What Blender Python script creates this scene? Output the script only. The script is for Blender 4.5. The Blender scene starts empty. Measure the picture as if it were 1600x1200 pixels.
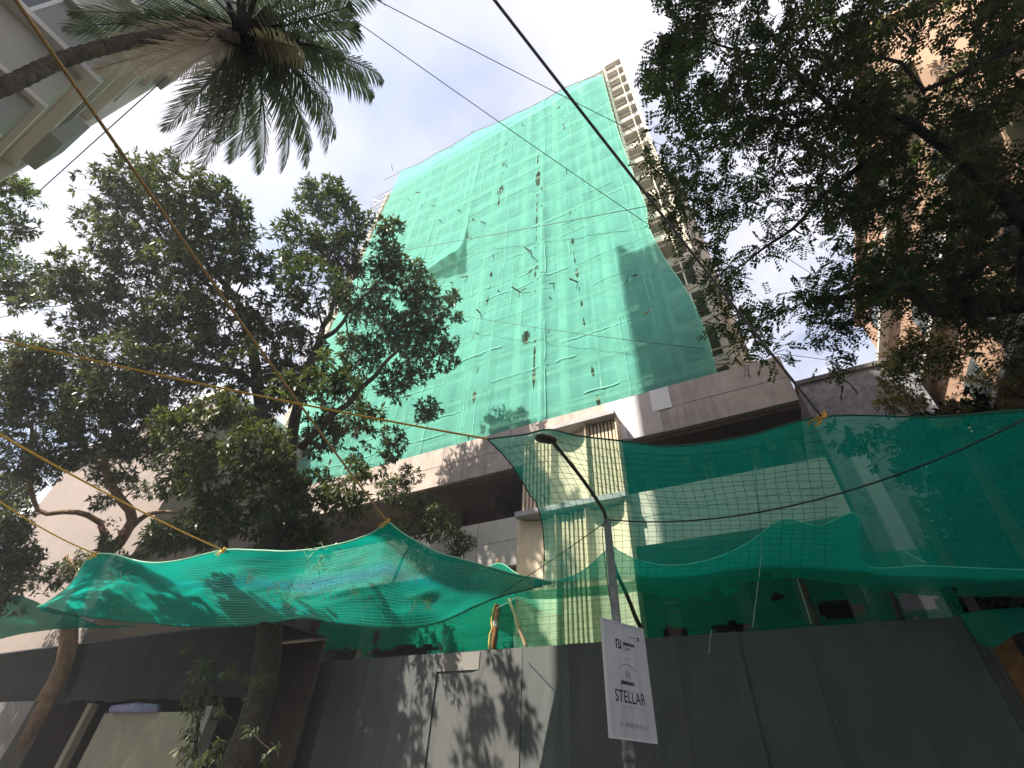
import bpy, bmesh, math, random
import numpy as np
from mathutils import Vector, Matrix, noise

# ------------------------------------------------------------------ camera, sky, sun, exposure
S = bpy.context.scene
C = S.collection
R_RIGHT = Vector((0.8809, 0.4716, 0.0449))
R_DOWN = Vector((-0.2795, 0.5943, -0.7547))
R_FWD = R_RIGHT.cross(-R_DOWN).normalized() * -1
R_FWD = Vector((-0.3823, 0.6523, 0.6550))
CAM = Vector((0, 0, 1.6))
F = 729.0
cam_d = bpy.data.cameras.new('camera')
cam = bpy.data.objects.new('camera', cam_d)
C.objects.link(cam)
up = -R_DOWN
back = -R_FWD.normalized()
right = up.cross(back).normalized()
up = back.cross(right).normalized()
M = Matrix(((right.x, up.x, back.x), (right.y, up.y, back.y), (right.z, up.z, back.z))).to_4x4()
M.translation = CAM
cam.matrix_world = M
cam_d.sensor_width = 36
cam_d.lens = 36 * F / 1600
cam_d.clip_end = 1500
cam_d.clip_start = 0.05
S.camera = cam

SUN_AZ = Vector((-0.637, -1.0)).normalized()
SUN_EL = math.radians(50)
SUN = Vector((SUN_AZ.x * math.cos(SUN_EL), SUN_AZ.y * math.cos(SUN_EL), math.sin(SUN_EL)))
sl = bpy.data.lights.new('sun', 'SUN')
sl.energy = 5.0
sl.angle = math.radians(0.53)
sl.color = (1.0, 0.93, 0.82)
so = bpy.data.objects.new('sun', sl)
C.objects.link(so)
so.rotation_euler = SUN.to_track_quat('Z', 'Y').to_euler()
so.location = (-20, -30, 60)

wd = bpy.data.worlds.new('World')
S.world = wd
wd.use_nodes = True
nt = wd.node_tree
for n in list(nt.nodes):
    nt.nodes.remove(n)
out = nt.nodes.new('ShaderNodeOutputWorld')
bg = nt.nodes.new('ShaderNodeBackground')
sky = nt.nodes.new('ShaderNodeTexSky')
sky.sky_type = 'NISHITA'
sky.sun_disc = False
sky.sun_elevation = SUN_EL
sky.sun_rotation = math.atan2(SUN.x, SUN.y)
sky.air_density = 1.0
sky.dust_density = 1.5
tc = nt.nodes.new('ShaderNodeTexCoord')
sep = nt.nodes.new('ShaderNodeSeparateXYZ')
nt.links.new(tc.outputs['Generated'], sep.inputs[0])
mz = nt.nodes.new('ShaderNodeMath'); mz.operation = 'MAXIMUM'; mz.inputs[1].default_value = 0.0
nt.links.new(sep.outputs['Z'], mz.inputs[0])
az = nt.nodes.new('ShaderNodeMath'); az.operation = 'ADD'; az.inputs[1].default_value = 0.35
nt.links.new(mz.outputs[0], az.inputs[0])
dx = nt.nodes.new('ShaderNodeMath'); dx.operation = 'DIVIDE'
dy = nt.nodes.new('ShaderNodeMath'); dy.operation = 'DIVIDE'
nt.links.new(sep.outputs['X'], dx.inputs[0]); nt.links.new(az.outputs[0], dx.inputs[1])
nt.links.new(sep.outputs['Y'], dy.inputs[0]); nt.links.new(az.outputs[0], dy.inputs[1])
cmb = nt.nodes.new('ShaderNodeCombineXYZ')
nt.links.new(dx.outputs[0], cmb.inputs[0]); nt.links.new(dy.outputs[0], cmb.inputs[1])
cmb.inputs[2].default_value = 9.2
cn = nt.nodes.new('ShaderNodeTexNoise')
cn.inputs['Scale'].default_value = 2.3
cn.inputs['Detail'].default_value = 7
cn.inputs['Roughness'].default_value = 0.52
nt.links.new(cmb.outputs[0], cn.inputs['Vector'])
cr = nt.nodes.new('ShaderNodeValToRGB')
cr.color_ramp.elements[0].position = 0.40
cr.color_ramp.elements[0].color = (0.3, 0.3, 0.3, 1)
cr.color_ramp.elements[1].position = 0.62
cr.color_ramp.elements[1].color = (1, 1, 1, 1)
nt.links.new(cn.outputs['Fac'], cr.inputs[0])
mx = nt.nodes.new('ShaderNodeMixRGB')
mx.inputs['Color2'].default_value = (3.95, 3.85, 4.25, 1)
nt.links.new(cr.outputs[0], mx.inputs['Fac'])
nt.links.new(sky.outputs[0], mx.inputs['Color1'])
nt.links.new(mx.outputs[0], bg.inputs['Color'])
bg.inputs['Strength'].default_value = 0.1
nt.links.new(bg.outputs[0], out.inputs[0])

S.view_settings.view_transform = 'Standard'
S.view_settings.look = 'None'
S.view_settings.gamma = 1
S.view_settings.use_curve_mapping = False
S.view_settings.exposure = 1.6
S.render.engine = 'CYCLES'
S.cycles.max_bounces = 8
S.cycles.transparent_max_bounces = 24
S.cycles.caustics_reflective = False
S.cycles.caustics_refractive = False

RNG = random.Random(11)
NP = np.random.default_rng(5)


def ray(px, py):
    return R_RIGHT * (px - 800) + R_DOWN * (py - 600) + R_FWD * F


def at(px, py, Y=None, X=None, Z=None, d=None):
    """the real point that lies on one given plane (Y, X, Z) or at depth d along a sight line"""
    r = ray(px, py)
    if Y is not None:
        t = Y / r.y
    elif X is not None:
        t = X / r.x
    elif Z is not None:
        t = (Z - CAM.z) / r.z
    else:
        t = d / F
    return CAM + r * t


# ------------------------------------------------------------------ materials
def mat(name, col, rough=0.8, var=0.15, scale=3.0, bump=0.0, bscale=30.0, metal=0.0, stain=None, stain_amt=0.0,
        stain_scale=0.6, streak=False, spec=0.3, fine=0.0):
    m = bpy.data.materials.new(name)
    m.use_nodes = True
    t = m.node_tree
    b = t.nodes['Principled BSDF']
    b.inputs['Roughness'].default_value = rough
    b.inputs['Metallic'].default_value = metal
    b.inputs['Specular IOR Level'].default_value = spec
    co = t.nodes.new('ShaderNodeTexCoord')
    geo = t.nodes.new('ShaderNodeNewGeometry')
    n = t.nodes.new('ShaderNodeTexNoise')
    n.inputs['Scale'].default_value = scale
    n.inputs['Detail'].default_value = 6
    n.inputs['Roughness'].default_value = 0.6
    t.links.new(geo.outputs['Position'], n.inputs['Vector'])
    mixc = t.nodes.new('ShaderNodeMixRGB')
    lo = [max(0, c * (1 - var)) for c in col]
    hi = [min(1, c * (1 + var)) for c in col]
    mixc.inputs['Color1'].default_value = (*lo, 1)
    mixc.inputs['Color2'].default_value = (*hi, 1)
    rmp = t.nodes.new('ShaderNodeMapRange')
    rmp.inputs['From Min'].default_value = 0.3
    rmp.inputs['From Max'].default_value = 0.7
    t.links.new(n.outputs['Fac'], rmp.inputs['Value'])
    t.links.new(rmp.outputs[0], mixc.inputs['Fac'])
    last = mixc.outputs[0]
    if stain:
        n2 = t.nodes.new('ShaderNodeTexNoise')
        n2.inputs['Scale'].default_value = stain_scale
        n2.inputs['Detail'].default_value = 8
        n2.inputs['Roughness'].default_value = 0.7
        mp = t.nodes.new('ShaderNodeMapping')
        if streak:
            mp.inputs['Scale'].default_value = (3.0, 3.0, 0.35)
        t.links.new(geo.outputs['Position'], mp.inputs['Vector'])
        t.links.new(mp.outputs[0], n2.inputs['Vector'])
        r2 = t.nodes.new('ShaderNodeMapRange')
        r2.inputs['From Min'].default_value = 0.48
        r2.inputs['From Max'].default_value = 0.68
        r2.inputs['To Max'].default_value = stain_amt
        t.links.new(n2.outputs['Fac'], r2.inputs['Value'])
        m2 = t.nodes.new('ShaderNodeMixRGB')
        m2.inputs['Color2'].default_value = (*stain, 1)
        t.links.new(r2.outputs[0], m2.inputs['Fac'])
        t.links.new(last, m2.inputs['Color1'])
        last = m2.outputs[0]
    t.links.new(last, b.inputs['Base Color'])
    if bump:
        n3 = t.nodes.new('ShaderNodeTexNoise')
        n3.inputs['Scale'].default_value = bscale
        n3.inputs['Detail'].default_value = 5
        t.links.new(geo.outputs['Position'], n3.inputs['Vector'])
        bp = t.nodes.new('ShaderNodeBump')
        bp.inputs['Strength'].default_value = bump
        bp.inputs['Distance'].default_value = 0.02 if bump < 0.85 else 0.07
        t.links.new(n3.outputs['Fac'], bp.inputs['Height'])
        t.links.new(bp.outputs[0], b.inputs['Normal'])
    return m


def leaf_mat(name, c_dark, c_light, trans=0.35, rough=0.45, spec=0.35, through=(1.25, 1.4, 0.65)):
    m = bpy.data.materials.new(name)
    m.use_nodes = True
    t = m.node_tree
    b = t.nodes['Principled BSDF']
    o = t.nodes['Material Output']
    at_ = t.nodes.new('ShaderNodeAttribute')
    at_.attribute_name = 'tint'
    mixc = t.nodes.new('ShaderNodeMixRGB')
    mixc.inputs['Color1'].default_value = (*c_dark, 1)
    mixc.inputs['Color2'].default_value = (*c_light, 1)
    t.links.new(at_.outputs['Fac'], mixc.inputs['Fac'])
    t.links.new(mixc.outputs[0], b.inputs['Base Color'])
    b.inputs['Roughness'].default_value = rough
    b.inputs['Specular IOR Level'].default_value = spec
    tr = t.nodes.new('ShaderNodeBsdfTranslucent')
    g = t.nodes.new('ShaderNodeMixRGB'); g.blend_type = 'MULTIPLY'; g.inputs['Fac'].default_value = 1
    g.inputs['Color2'].default_value = (*through, 1)
    t.links.new(mixc.outputs[0], g.inputs['Color1'])
    t.links.new(g.outputs[0], tr.inputs['Color'])
    ms = t.nodes.new('ShaderNodeMixShader')
    ms.inputs['Fac'].default_value = trans
    t.links.new(b.outputs[0], ms.inputs[1])
    t.links.new(tr.outputs[0], ms.inputs[2])
    t.links.new(ms.outputs[0], o.inputs['Surface'])
    return m


def net_mat(name, col, opacity, trans=0.5, streak=(2.0, 30.0), var=0.16, tcol=(0.62, 0.95, 0.82), fold_tint=None, spread=0.06):
    """woven shade net: threads that scatter and pass light, gaps between them clear"""
    m = bpy.data.materials.new(name)
    m.use_nodes = True
    t = m.node_tree
    for n in list(t.nodes):
        if n.type != 'OUTPUT_MATERIAL':
            t.nodes.remove(n)
    o = [n for n in t.nodes if n.type == 'OUTPUT_MATERIAL'][0]
    uv = t.nodes.new('ShaderNodeUVMap')
    mp = t.nodes.new('ShaderNodeMapping')
    mp.inputs['Scale'].default_value = (streak[0], streak[1], 1)
    t.links.new(uv.outputs[0], mp.inputs['Vector'])
    n1 = t.nodes.new('ShaderNodeTexNoise')
    n1.inputs['Scale'].default_value = 1.0
    n1.inputs['Detail'].default_value = 4
    t.links.new(mp.outputs[0], n1.inputs['Vector'])
    n2 = t.nodes.new('ShaderNodeTexNoise')
    n2.inputs['Scale'].default_value = 0.7
    n2.inputs['Detail'].default_value = 5
    t.links.new(uv.outputs[0], n2.inputs['Vector'])
    mixc = t.nodes.new('ShaderNodeMixRGB')
    mixc.inputs['Color1'].default_value = (*[c * (1 - var) for c in col], 1)
    mixc.inputs['Color2'].default_value = (*[min(1, c * (1 + var)) for c in col], 1)
    t.links.new(n2.outputs['Fac'], mixc.inputs['Fac'])
    col_out = mixc.outputs[0]
    if fold_tint:
        at_ = t.nodes.new('ShaderNodeAttribute'); at_.attribute_name = 'tint'
        mf = t.nodes.new('ShaderNodeMixRGB')
        mf.inputs['Color2'].default_value = (*fold_tint, 1)
        t.links.new(at_.outputs['Fac'], mf.inputs['Fac'])
        t.links.new(col_out, mf.inputs['Color1'])
        col_out = mf.outputs[0]
    df = t.nodes.new('ShaderNodeBsdfDiffuse')
    tr = t.nodes.new('ShaderNodeBsdfTranslucent')
    t.links.new(col_out, df.inputs['Color'])
    t.links.new(col_out, tr.inputs['Color'])
    ms = t.nodes.new('ShaderNodeMixShader'); ms.inputs['Fac'].default_value = trans
    t.links.new(df.outputs[0], ms.inputs[1]); t.links.new(tr.outputs[0], ms.inputs[2])
    tp = t.nodes.new('ShaderNodeBsdfTransparent')
    tp.inputs['Color'].default_value = (*tcol, 1)
    rmp = t.nodes.new('ShaderNodeMapRange')
    rmp.inputs['From Min'].default_value = 0.3
    rmp.inputs['From Max'].default_value = 0.7
    rmp.inputs['To Min'].default_value = max(0, opacity - spread)
    rmp.inputs['To Max'].default_value = min(1, opacity + spread)
    t.links.new(n1.outputs['Fac'], rmp.inputs['Value'])
    mo = t.nodes.new('ShaderNodeMixShader')
    t.links.new(rmp.outputs[0], mo.inputs['Fac'])
    t.links.new(tp.outputs[0], mo.inputs[1]); t.links.new(ms.outputs[0], mo.inputs[2])
    t.links.new(mo.outputs[0], o.inputs['Surface'])
    return m


MT = {}
MT['asphalt'] = mat('asphalt', (0.05, 0.05, 0.052), 0.9, 0.3, 2, 0.4, 120)
MT['paving'] = mat('paving', (0.26, 0.25, 0.23), 0.9, 0.2, 2, 0.3, 60)
MT['concrete'] = mat('raw_concrete', (0.43, 0.355, 0.305), 0.9, 0.16, 1.6, 0.35, 14, stain=(0.2, 0.165, 0.15), stain_amt=0.6, stain_scale=0.9, streak=True)
MT['concrete_pale'] = mat('pale_concrete', (0.56, 0.5, 0.44), 0.9, 0.1, 1.2, 0.3, 14, stain=(0.38, 0.33, 0.29), stain_amt=0.5, stain_scale=0.8, streak=True)
MT['concrete_dark'] = mat('old_concrete', (0.13, 0.12, 0.11), 0.9, 0.2, 2, 0.3, 14, stain=(0.06, 0.06, 0.06), stain_amt=0.5)
MT['plaster'] = mat('cream_plaster', (0.74, 0.61, 0.45), 0.85, 0.08, 1.0, 0.15, 20, stain=(0.45, 0.36, 0.27), stain_amt=0.25)
MT['putty'] = mat('white_putty', (0.74, 0.7, 0.67), 0.85, 0.05, 2.0, 0.1, 20)
MT['putty_grey'] = mat('grey_putty', (0.5, 0.46, 0.47), 0.85, 0.05, 2.0, 0.1, 20)
MT['putty_pink'] = mat('pink_putty', (0.5, 0.42, 0.39), 0.85, 0.06, 2.0, 0.1, 20)
MT['slat'] = mat('sand_plaster_slat', (0.63, 0.5, 0.35), 0.85, 0.1, 4.0, 0.15, 30)
MT['ledge'] = mat('grey_ledge', (0.36, 0.34, 0.34), 0.85, 0.12, 3.0, 0.2, 30)
MT['tower_wall'] = mat('tower_render', (0.46, 0.42, 0.36), 0.9, 0.12, 0.8, 0.2, 10, stain=(0.3, 0.28, 0.25), stain_amt=0.4)
MT['tower_pale'] = mat('tower_pale_render', (0.47, 0.42, 0.345), 0.9, 0.08, 0.8, 0.2, 10)
MT['tower_recess'] = mat('tower_recess_render', (0.4, 0.35, 0.29), 0.9, 0.1, 1.2, 0.2, 10)
MT['white'] = mat('white_paint', (0.8, 0.79, 0.77), 0.7, 0.05, 2, 0.05, 20)
MT['bamboo'] = mat('bamboo', (0.4, 0.3, 0.17), 0.6, 0.25, 4, 0.1, 30)
MT['pole_pale'] = mat('pale_pole', (0.62, 0.55, 0.42), 0.6, 0.2, 4)
MT['pole_dark'] = mat('weathered_bamboo', (0.06, 0.05, 0.035), 0.8, 0.4, 6)
MT['wood_brown'] = mat('brown_wood', (0.2, 0.09, 0.035), 0.75, 0.4, 8, 0.3, 30)
MT['bark'] = mat('dark_bark', (0.03, 0.024, 0.019), 0.95, 0.5, 9, 0.95, 14, stain=(0.085, 0.06, 0.04), stain_amt=0.7, stain_scale=3.5)
MT['bark_brown'] = mat('brown_bark', (0.17, 0.105, 0.065), 0.95, 0.35, 5, 0.9, 22, stain=(0.32, 0.19, 0.1), stain_amt=0.5, stain_scale=3)
MT['palm_bark'] = mat('palm_bark', (0.15, 0.13, 0.1), 0.95, 0.5, 9, 1.0, 30)
MT['steel'] = mat('galvanised_steel', (0.25, 0.25, 0.24), 0.5, 0.2, 8, 0.05, 30, 0.3)
MT['lamp'] = mat('lamp_housing', (0.08, 0.075, 0.06), 0.5, 0.15, 8)
MT['hoard'] = mat('hoarding_sheet', (0.088, 0.09, 0.086), 0.55, 0.1, 1.2, 0.05, 8, stain=(0.07, 0.078, 0.074), stain_amt=0.5, stain_scale=0.7, streak=True)
MT['hoard_green'] = mat('green_grey_sheet', (0.082, 0.092, 0.087), 0.55, 0.12, 1.2, 0.05, 8, stain=(0.06, 0.07, 0.066), stain_amt=0.5, stain_scale=0.7, streak=True)
MT['hoard_pale'] = mat('pale_sheet', (0.17, 0.16, 0.145), 0.6, 0.08, 1.5, 0.05, 8)
MT['corrugated'] = mat('corrugated_sheet_steel', (0.04, 0.045, 0.044), 0.5, 0.2, 2, 0.05, 8, 0.2, stain=(0.08, 0.06, 0.045), stain_amt=0.5, streak=True)
MT['kiosk'] = mat('kiosk_wall', (0.17, 0.155, 0.115), 0.85, 0.12, 2, 0.2, 20, stain=(0.14, 0.12, 0.09), stain_amt=0.5, streak=True)
MT['tarp_blue'] = mat('blue_tarpaulin', (0.12, 0.12, 0.22), 0.5, 0.3, 6)
MT['gap_black'] = mat('dark_gap_sheet', (0.012, 0.013, 0.014), 0.6, 0.3, 4, 0.3, 12)
MT['rope_yellow'] = mat('yellow_rope', (0.8, 0.47, 0.09), 0.7, 0.25, 30)
MT['rope_brown'] = mat('brown_rope', (0.42, 0.27, 0.11), 0.8, 0.3, 30)
MT['rope_white'] = mat('white_rope', (0.5, 0.55, 0.48), 0.8, 0.15, 30)
MT['cable'] = mat('black_cable', (0.03, 0.032, 0.035), 0.6, 0.2, 30)
MT['cable_grey'] = mat('grey_cable', (0.16, 0.15, 0.15), 0.6, 0.2, 30)
MT['sign_white'] = mat('sign_face', (0.62, 0.61, 0.63), 0.4, 0.05, 3, stain=(0.4, 0.38, 0.36), stain_amt=0.5, stain_scale=2.0, streak=True)
MT['sign_dark'] = mat('sign_print', (0.02, 0.022, 0.03), 0.5, 0.02, 2)
MT['sign_grey'] = mat('sign_grey_print', (0.33, 0.33, 0.34), 0.5, 0.02, 2)
MT['sign_frame'] = mat('sign_edge', (0.7, 0.69, 0.68), 0.4, 0.03, 2)
MT['beige_wall'] = mat('beige_facade', (0.5, 0.47, 0.42), 0.85, 0.06, 0.7, 0.1, 8, stain=(0.46, 0.42, 0.37), stain_amt=0.35, streak=True)
MT['beige_ledge'] = mat('cream_ledge', (0.72, 0.67, 0.6), 0.85, 0.06, 1, 0.1, 8)
MT['greygreen_wall'] = mat('grey_green_facade', (0.38, 0.38, 0.345), 0.85, 0.08, 0.7, 0.1, 8)
MT['glass'] = mat('dark_glass', (0.09, 0.1, 0.1), 0.15, 0.2, 1, spec=0.6)
MT['peach'] = mat('peach_facade', (0.5, 0.32, 0.22), 0.85, 0.06, 0.7, 0.1, 8, stain=(0.32, 0.21, 0.15), stain_amt=0.3, streak=True)
MT['cream_wall'] = mat('cream_facade', (0.24, 0.195, 0.17), 0.85, 0.06, 0.7, 0.1, 8, stain=(0.18, 0.145, 0.125), stain_amt=0.45, streak=True)
MT['weathered'] = mat('weathered_wall', (0.22, 0.22, 0.24), 0.9, 0.3, 3, 0.4, 20, stain=(0.09, 0.09, 0.095), stain_amt=0.9, stain_scale=2.2)
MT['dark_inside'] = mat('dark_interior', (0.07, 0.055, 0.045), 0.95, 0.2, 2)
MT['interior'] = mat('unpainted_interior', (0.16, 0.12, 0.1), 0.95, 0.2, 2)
MT['leaf_mango'] = leaf_mat('mango_leaf', (0.028, 0.04, 0.02), (0.135, 0.155, 0.068), 0.28, 0.35, 0.5)
MT['leaf_olive'] = leaf_mat('olive_leaf', (0.03, 0.045, 0.014), (0.12, 0.13, 0.05), 0.28, 0.45, 0.35)
MT['leaf_rain'] = leaf_mat('feathery_leaf', (0.025, 0.04, 0.018), (0.11, 0.13, 0.055), 0.4, 0.5, 0.25)
MT['leaf_shade'] = leaf_mat('shade_tinted_leaf', (0.008, 0.016, 0.008), (0.025, 0.038, 0.018), 0.15, 0.6, 0.15)  # shade of the tree above is put into this leaf colour
MT['leaf_dry'] = leaf_mat('dry_leaf', (0.13, 0.11, 0.045), (0.42, 0.33, 0.16), 0.3, 0.6, 0.2)
MT['twig_pale'] = mat('pale_dry_twig', (0.42, 0.42, 0.24), 0.8, 0.3, 20)
MT['leaf_pale'] = leaf_mat('pale_leaf', (0.05, 0.075, 0.025), (0.17, 0.2, 0.08), 0.35, 0.5, 0.3)
MT['flower'] = leaf_mat('pink_flower', (0.5, 0.2, 0.28), (0.65, 0.33, 0.4), 0.3, 0.6, 0.2)
MT['frond'] = leaf_mat('palm_leaflet', (0.11, 0.125, 0.12), (0.3, 0.32, 0.28), 0.45, 0.26, 0.8)
MT['frond_dry'] = leaf_mat('dry_palm_leaflet', (0.55, 0.46, 0.36), (0.8, 0.72, 0.6), 0.55, 0.6, 0.25, (1.05, 1.0, 0.92))
MT['frond_olive'] = leaf_mat('yellowing_palm_leaflet', (0.25, 0.22, 0.13), (0.5, 0.43, 0.29), 0.5, 0.6, 0.25, (1.1, 1.1, 0.8))
MT['net_tower'] = net_mat('tower_net', (0.22, 0.64, 0.53), 0.66, 0.45, (0.5, 14.0), var=0.1)
MT['net_left'] = net_mat('bright_green_net', (0.002, 0.26, 0.2), 0.9, 0.6, (1.2, 26.0), var=0.4, fold_tint=(0.01, 0.22, 0.33))
MT['net_right'] = net_mat('green_net', (0.003, 0.64, 0.46), 0.39, 0.5, (1.2, 26.0), tcol=(0.82, 0.98, 0.9), spread=0.025)
MT['net_band'] = net_mat('dense_green_net', (0.004, 0.3, 0.2), 0.7, 0.5, (1.0, 30.0))
MT['net_far'] = net_mat('deep_green_net', (0.004, 0.14, 0.1), 0.92, 0.5, (1.0, 24.0))
MT['net_back'] = net_mat('dark_green_net', (0.006, 0.26, 0.16), 0.62, 0.5, (1.0, 20.0))
MT['strand'] = mat('net_cord', (0.03, 0.13, 0.09), 0.8, 0.1, 5)
MT['pole_press_line'] = mat('pole_press_line', (0.24, 0.66, 0.53), 0.8, 0.1, 5)
MT['strand_pale'] = mat('pale_net_cord', (0.3, 0.62, 0.42), 0.8, 0.1, 5)


# ------------------------------------------------------------------ mesh helpers
class MB:
    def __init__(self):
        self.v = []
        self.f = []

    def box(self, x0, x1, y0, y1, z0, z1):
        i = len(self.v)
        self.v += [(x0, y0, z0), (x1, y0, z0), (x1, y1, z0), (x0, y1, z0), (x0, y0, z1), (x1, y0, z1), (x1, y1, z1), (x0, y1, z1)]
        self.f += [(i, i + 3, i + 2, i + 1), (i + 4, i + 5, i + 6, i + 7), (i, i + 1, i + 5, i + 4), (i + 1, i + 2, i + 6, i + 5),
                   (i + 2, i + 3, i + 7, i + 6), (i + 3, i, i + 4, i + 7)]
        return self

    def obox(self, o, ax, ay, az):
        """box from corner o along three edge vectors"""
        i = len(self.v)
        o = Vector(o)
        for c in ((0, 0, 0), (1, 0, 0), (1, 1, 0), (0, 1, 0), (0, 0, 1), (1, 0, 1), (1, 1, 1), (0, 1, 1)):
            self.v.append(tuple(o + ax * c[0] + ay * c[1] + az * c[2]))
        self.f += [(i, i + 3, i + 2, i + 1), (i + 4, i + 5, i + 6, i + 7), (i, i + 1, i + 5, i + 4), (i + 1, i + 2, i + 6, i + 5),
                   (i + 2, i + 3, i + 7, i + 6), (i + 3, i, i + 4, i + 7)]
        return self

    def tube(self, pts, r, n=6, cap=True):
        pts = [Vector(p) for p in pts]
        rs = r if isinstance(r, (list, tuple)) else [r] * len(pts)
        base = len(self.v)
        prev = None
        for k, p in enumerate(pts):
            d = (pts[min(k + 1, len(pts) - 1)] - pts[max(k - 1, 0)])
            if d.length < 1e-9:
                d = Vector((0, 0, 1))
            d.normalize()
            if prev is None:
                a = d.orthogonal().normalized()
            else:
                a = prev - d * prev.dot(d)
                a = a.normalized() if a.length > 1e-6 else d.orthogonal().normalized()
            prev = a
            b = d.cross(a)
            for j in range(n):
                t = 2 * math.pi * j / n
                self.v.append(tuple(p + (a * math.cos(t) + b * math.sin(t)) * rs[k]))
        for k in range(len(pts) - 1):
            for j in range(n):
                a0 = base + k * n + j
                a1 = base + k * n + (j + 1) % n
                self.f.append((a0, a1, a1 + n, a0 + n))
        if cap:
            self.f.append(tuple(base + j for j in reversed(range(n))))
            self.f.append(tuple(base + (len(pts) - 1) * n + j for j in range(n)))
        return self

    def ball(self, c, r, sz=1.0):
        i = len(self.v)
        c = Vector(c)
        for d in ((1, 0, 0), (-1, 0, 0), (0, 1, 0), (0, -1, 0), (0, 0, 1), (0, 0, -1)):
            self.v.append(tuple(c + Vector(d) * r))
        self.f += [(i, i + 2, i + 4), (i + 2, i + 1, i + 4), (i + 1, i + 3, i + 4), (i + 3, i, i + 4),
                   (i + 2, i, i + 5), (i + 1, i + 2, i + 5), (i + 3, i + 1, i + 5), (i, i + 3, i + 5)]
        return self

    def mesh(self, name, m, smooth=False):
        me = bpy.data.meshes.new(name)
        me.from_pydata(self.v, [], self.f)
        if m is not None:
            me.materials.append(m)
        if smooth:
            me.polygons.foreach_set('use_smooth', [True] * len(me.polygons))
        return me

    def build(self, name, m, parent=None, smooth=False):
        o = bpy.data.objects.new(name, self.mesh(name, m, smooth))
        C.objects.link(o)
        if parent:
            o.parent = parent
            o.matrix_parent_inverse = parent.matrix_world.inverted() if False else Matrix.Translation(-Vector(parent.location))
        return o


def tag(o, label=None, cat=None, group=None, kind=None):
    if label: o['label'] = label
    if cat: o['category'] = cat
    if group: o['group'] = group
    if kind: o['kind'] = kind
    return o


def thing(name, label, cat, loc=(0, 0, 0), group=None):
    o = bpy.data.objects.new(name, None)
    C.objects.link(o)
    o.location = loc
    o.empty_display_size = 0.2
    return tag(o, label, cat, group)


def link_mesh(name, me, parent=None):
    o = bpy.data.objects.new(name, me)
    C.objects.link(o)
    if parent:
        o.parent = parent
        o.matrix_parent_inverse = Matrix.Translation(-Vector(parent.location))
    return o


def quad_mesh(name, verts, faces_flat, nper, m, tint=None, smooth=False, uvs=None):
    """fast mesh: verts (n,3) float array, faces_flat flat loop indices with nper verts per face"""
    me = bpy.data.meshes.new(name)
    nv = len(verts)
    nl = len(faces_flat)
    nf = nl // nper
    me.vertices.add(nv)
    me.vertices.foreach_set('co', np.asarray(verts, dtype=np.float32).ravel())
    me.loops.add(nl)
    me.loops.foreach_set('vertex_index', np.asarray(faces_flat, dtype=np.int32))
    me.polygons.add(nf)
    me.polygons.foreach_set('loop_start', np.arange(0, nl, nper, dtype=np.int32))
    if tint is not None:
        a = me.attributes.new('tint', 'FLOAT', 'POINT')
        a.data.foreach_set('value', np.asarray(tint, dtype=np.float32))
    if uvs is not None:
        u = me.uv_layers.new(name='UVMap')
        u.data.foreach_set('uv', np.asarray(uvs, dtype=np.float32)[np.asarray(faces_flat)].ravel())
    me.update(calc_edges=True)
    me.validate()
    if smooth:
        me.polygons.foreach_set('use_smooth', [True] * len(me.polygons))
    me.materials.append(m)
    return me


def curve_pts(pts, n):
    """Catmull-Rom through pts, n samples by arc length"""
    P = [Vector(p) for p in pts]
    dense = []
    for i in range(len(P) - 1):
        p0 = P[max(i - 1, 0)]; p1 = P[i]; p2 = P[i + 1]; p3 = P[min(i + 2, len(P) - 1)]
        for k in range(12):
            t = k / 12
            dense.append(0.5 * ((2 * p1) + (p2 - p0) * t + (2 * p0 - 5 * p1 + 4 * p2 - p3) * t * t + (-p0 + 3 * p1 - 3 * p2 + p3) * t ** 3))
    dense.append(P[-1])
    acc = [0.0]
    for a, b in zip(dense, dense[1:]):
        acc.append(acc[-1] + (b - a).length)
    L = acc[-1]
    out_, j = [], 0
    for k in range(n):
        s = L * k / (n - 1)
        while j < len(acc) - 2 and acc[j + 1] < s:
            j += 1
        d = acc[j + 1] - acc[j]
        t = (s - acc[j]) / d if d > 1e-9 else 0
        out_.append(dense[j].lerp(dense[j + 1], min(1, max(0, t))))
    return out_


def sag_line(a, b, sag, n=14):
    a, b = Vector(a), Vector(b)
    return [a.lerp(b, k / n) - Vector((0, 0, sag * 4 * (k / n) * (1 - k / n))) for k in range(n + 1)]


# ------------------------------------------------------------------ foliage
def leaves_mesh(name, base, dirs, norms, L, W, m, tint, droop=0.15, fold=0.12):
    """one folded pointed leaf (4 triangles) per entry"""
    n = len(base)
    t = dirs / np.linalg.norm(dirs, axis=1, keepdims=True)
    s = np.cross(norms, t)
    s /= np.maximum(np.linalg.norm(s, axis=1, keepdims=True), 1e-6)
    nn = np.cross(t, s)
    L = L[:, None]; W = W[:, None]
    v = np.empty((n, 5, 3), dtype=np.float32)
    v[:, 0] = base
    v[:, 1] = base + t * L * 0.45 + s * W * 0.5 + nn * W * fold
    v[:, 2] = base + t * L * 0.45 - s * W * 0.5 + nn * W * fold
    v[:, 3] = base + t * L * 0.5 - nn * W * fold
    v[:, 4] = base + t * L - nn * L * droop
    i = (np.arange(n) * 5)[:, None]
    f = np.concatenate([i + 0, i + 3, i + 1, i + 0, i + 2, i + 3, i + 1, i + 3, i + 4, i + 3, i + 2, i + 4], axis=1).ravel()
    return quad_mesh(name, v.reshape(-1, 3), f, 3, m, np.repeat(tint, 5))


def rand_dirs(n):
    d = NP.normal(size=(n, 3))
    return d / np.linalg.norm(d, axis=1, keepdims=True)


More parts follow.
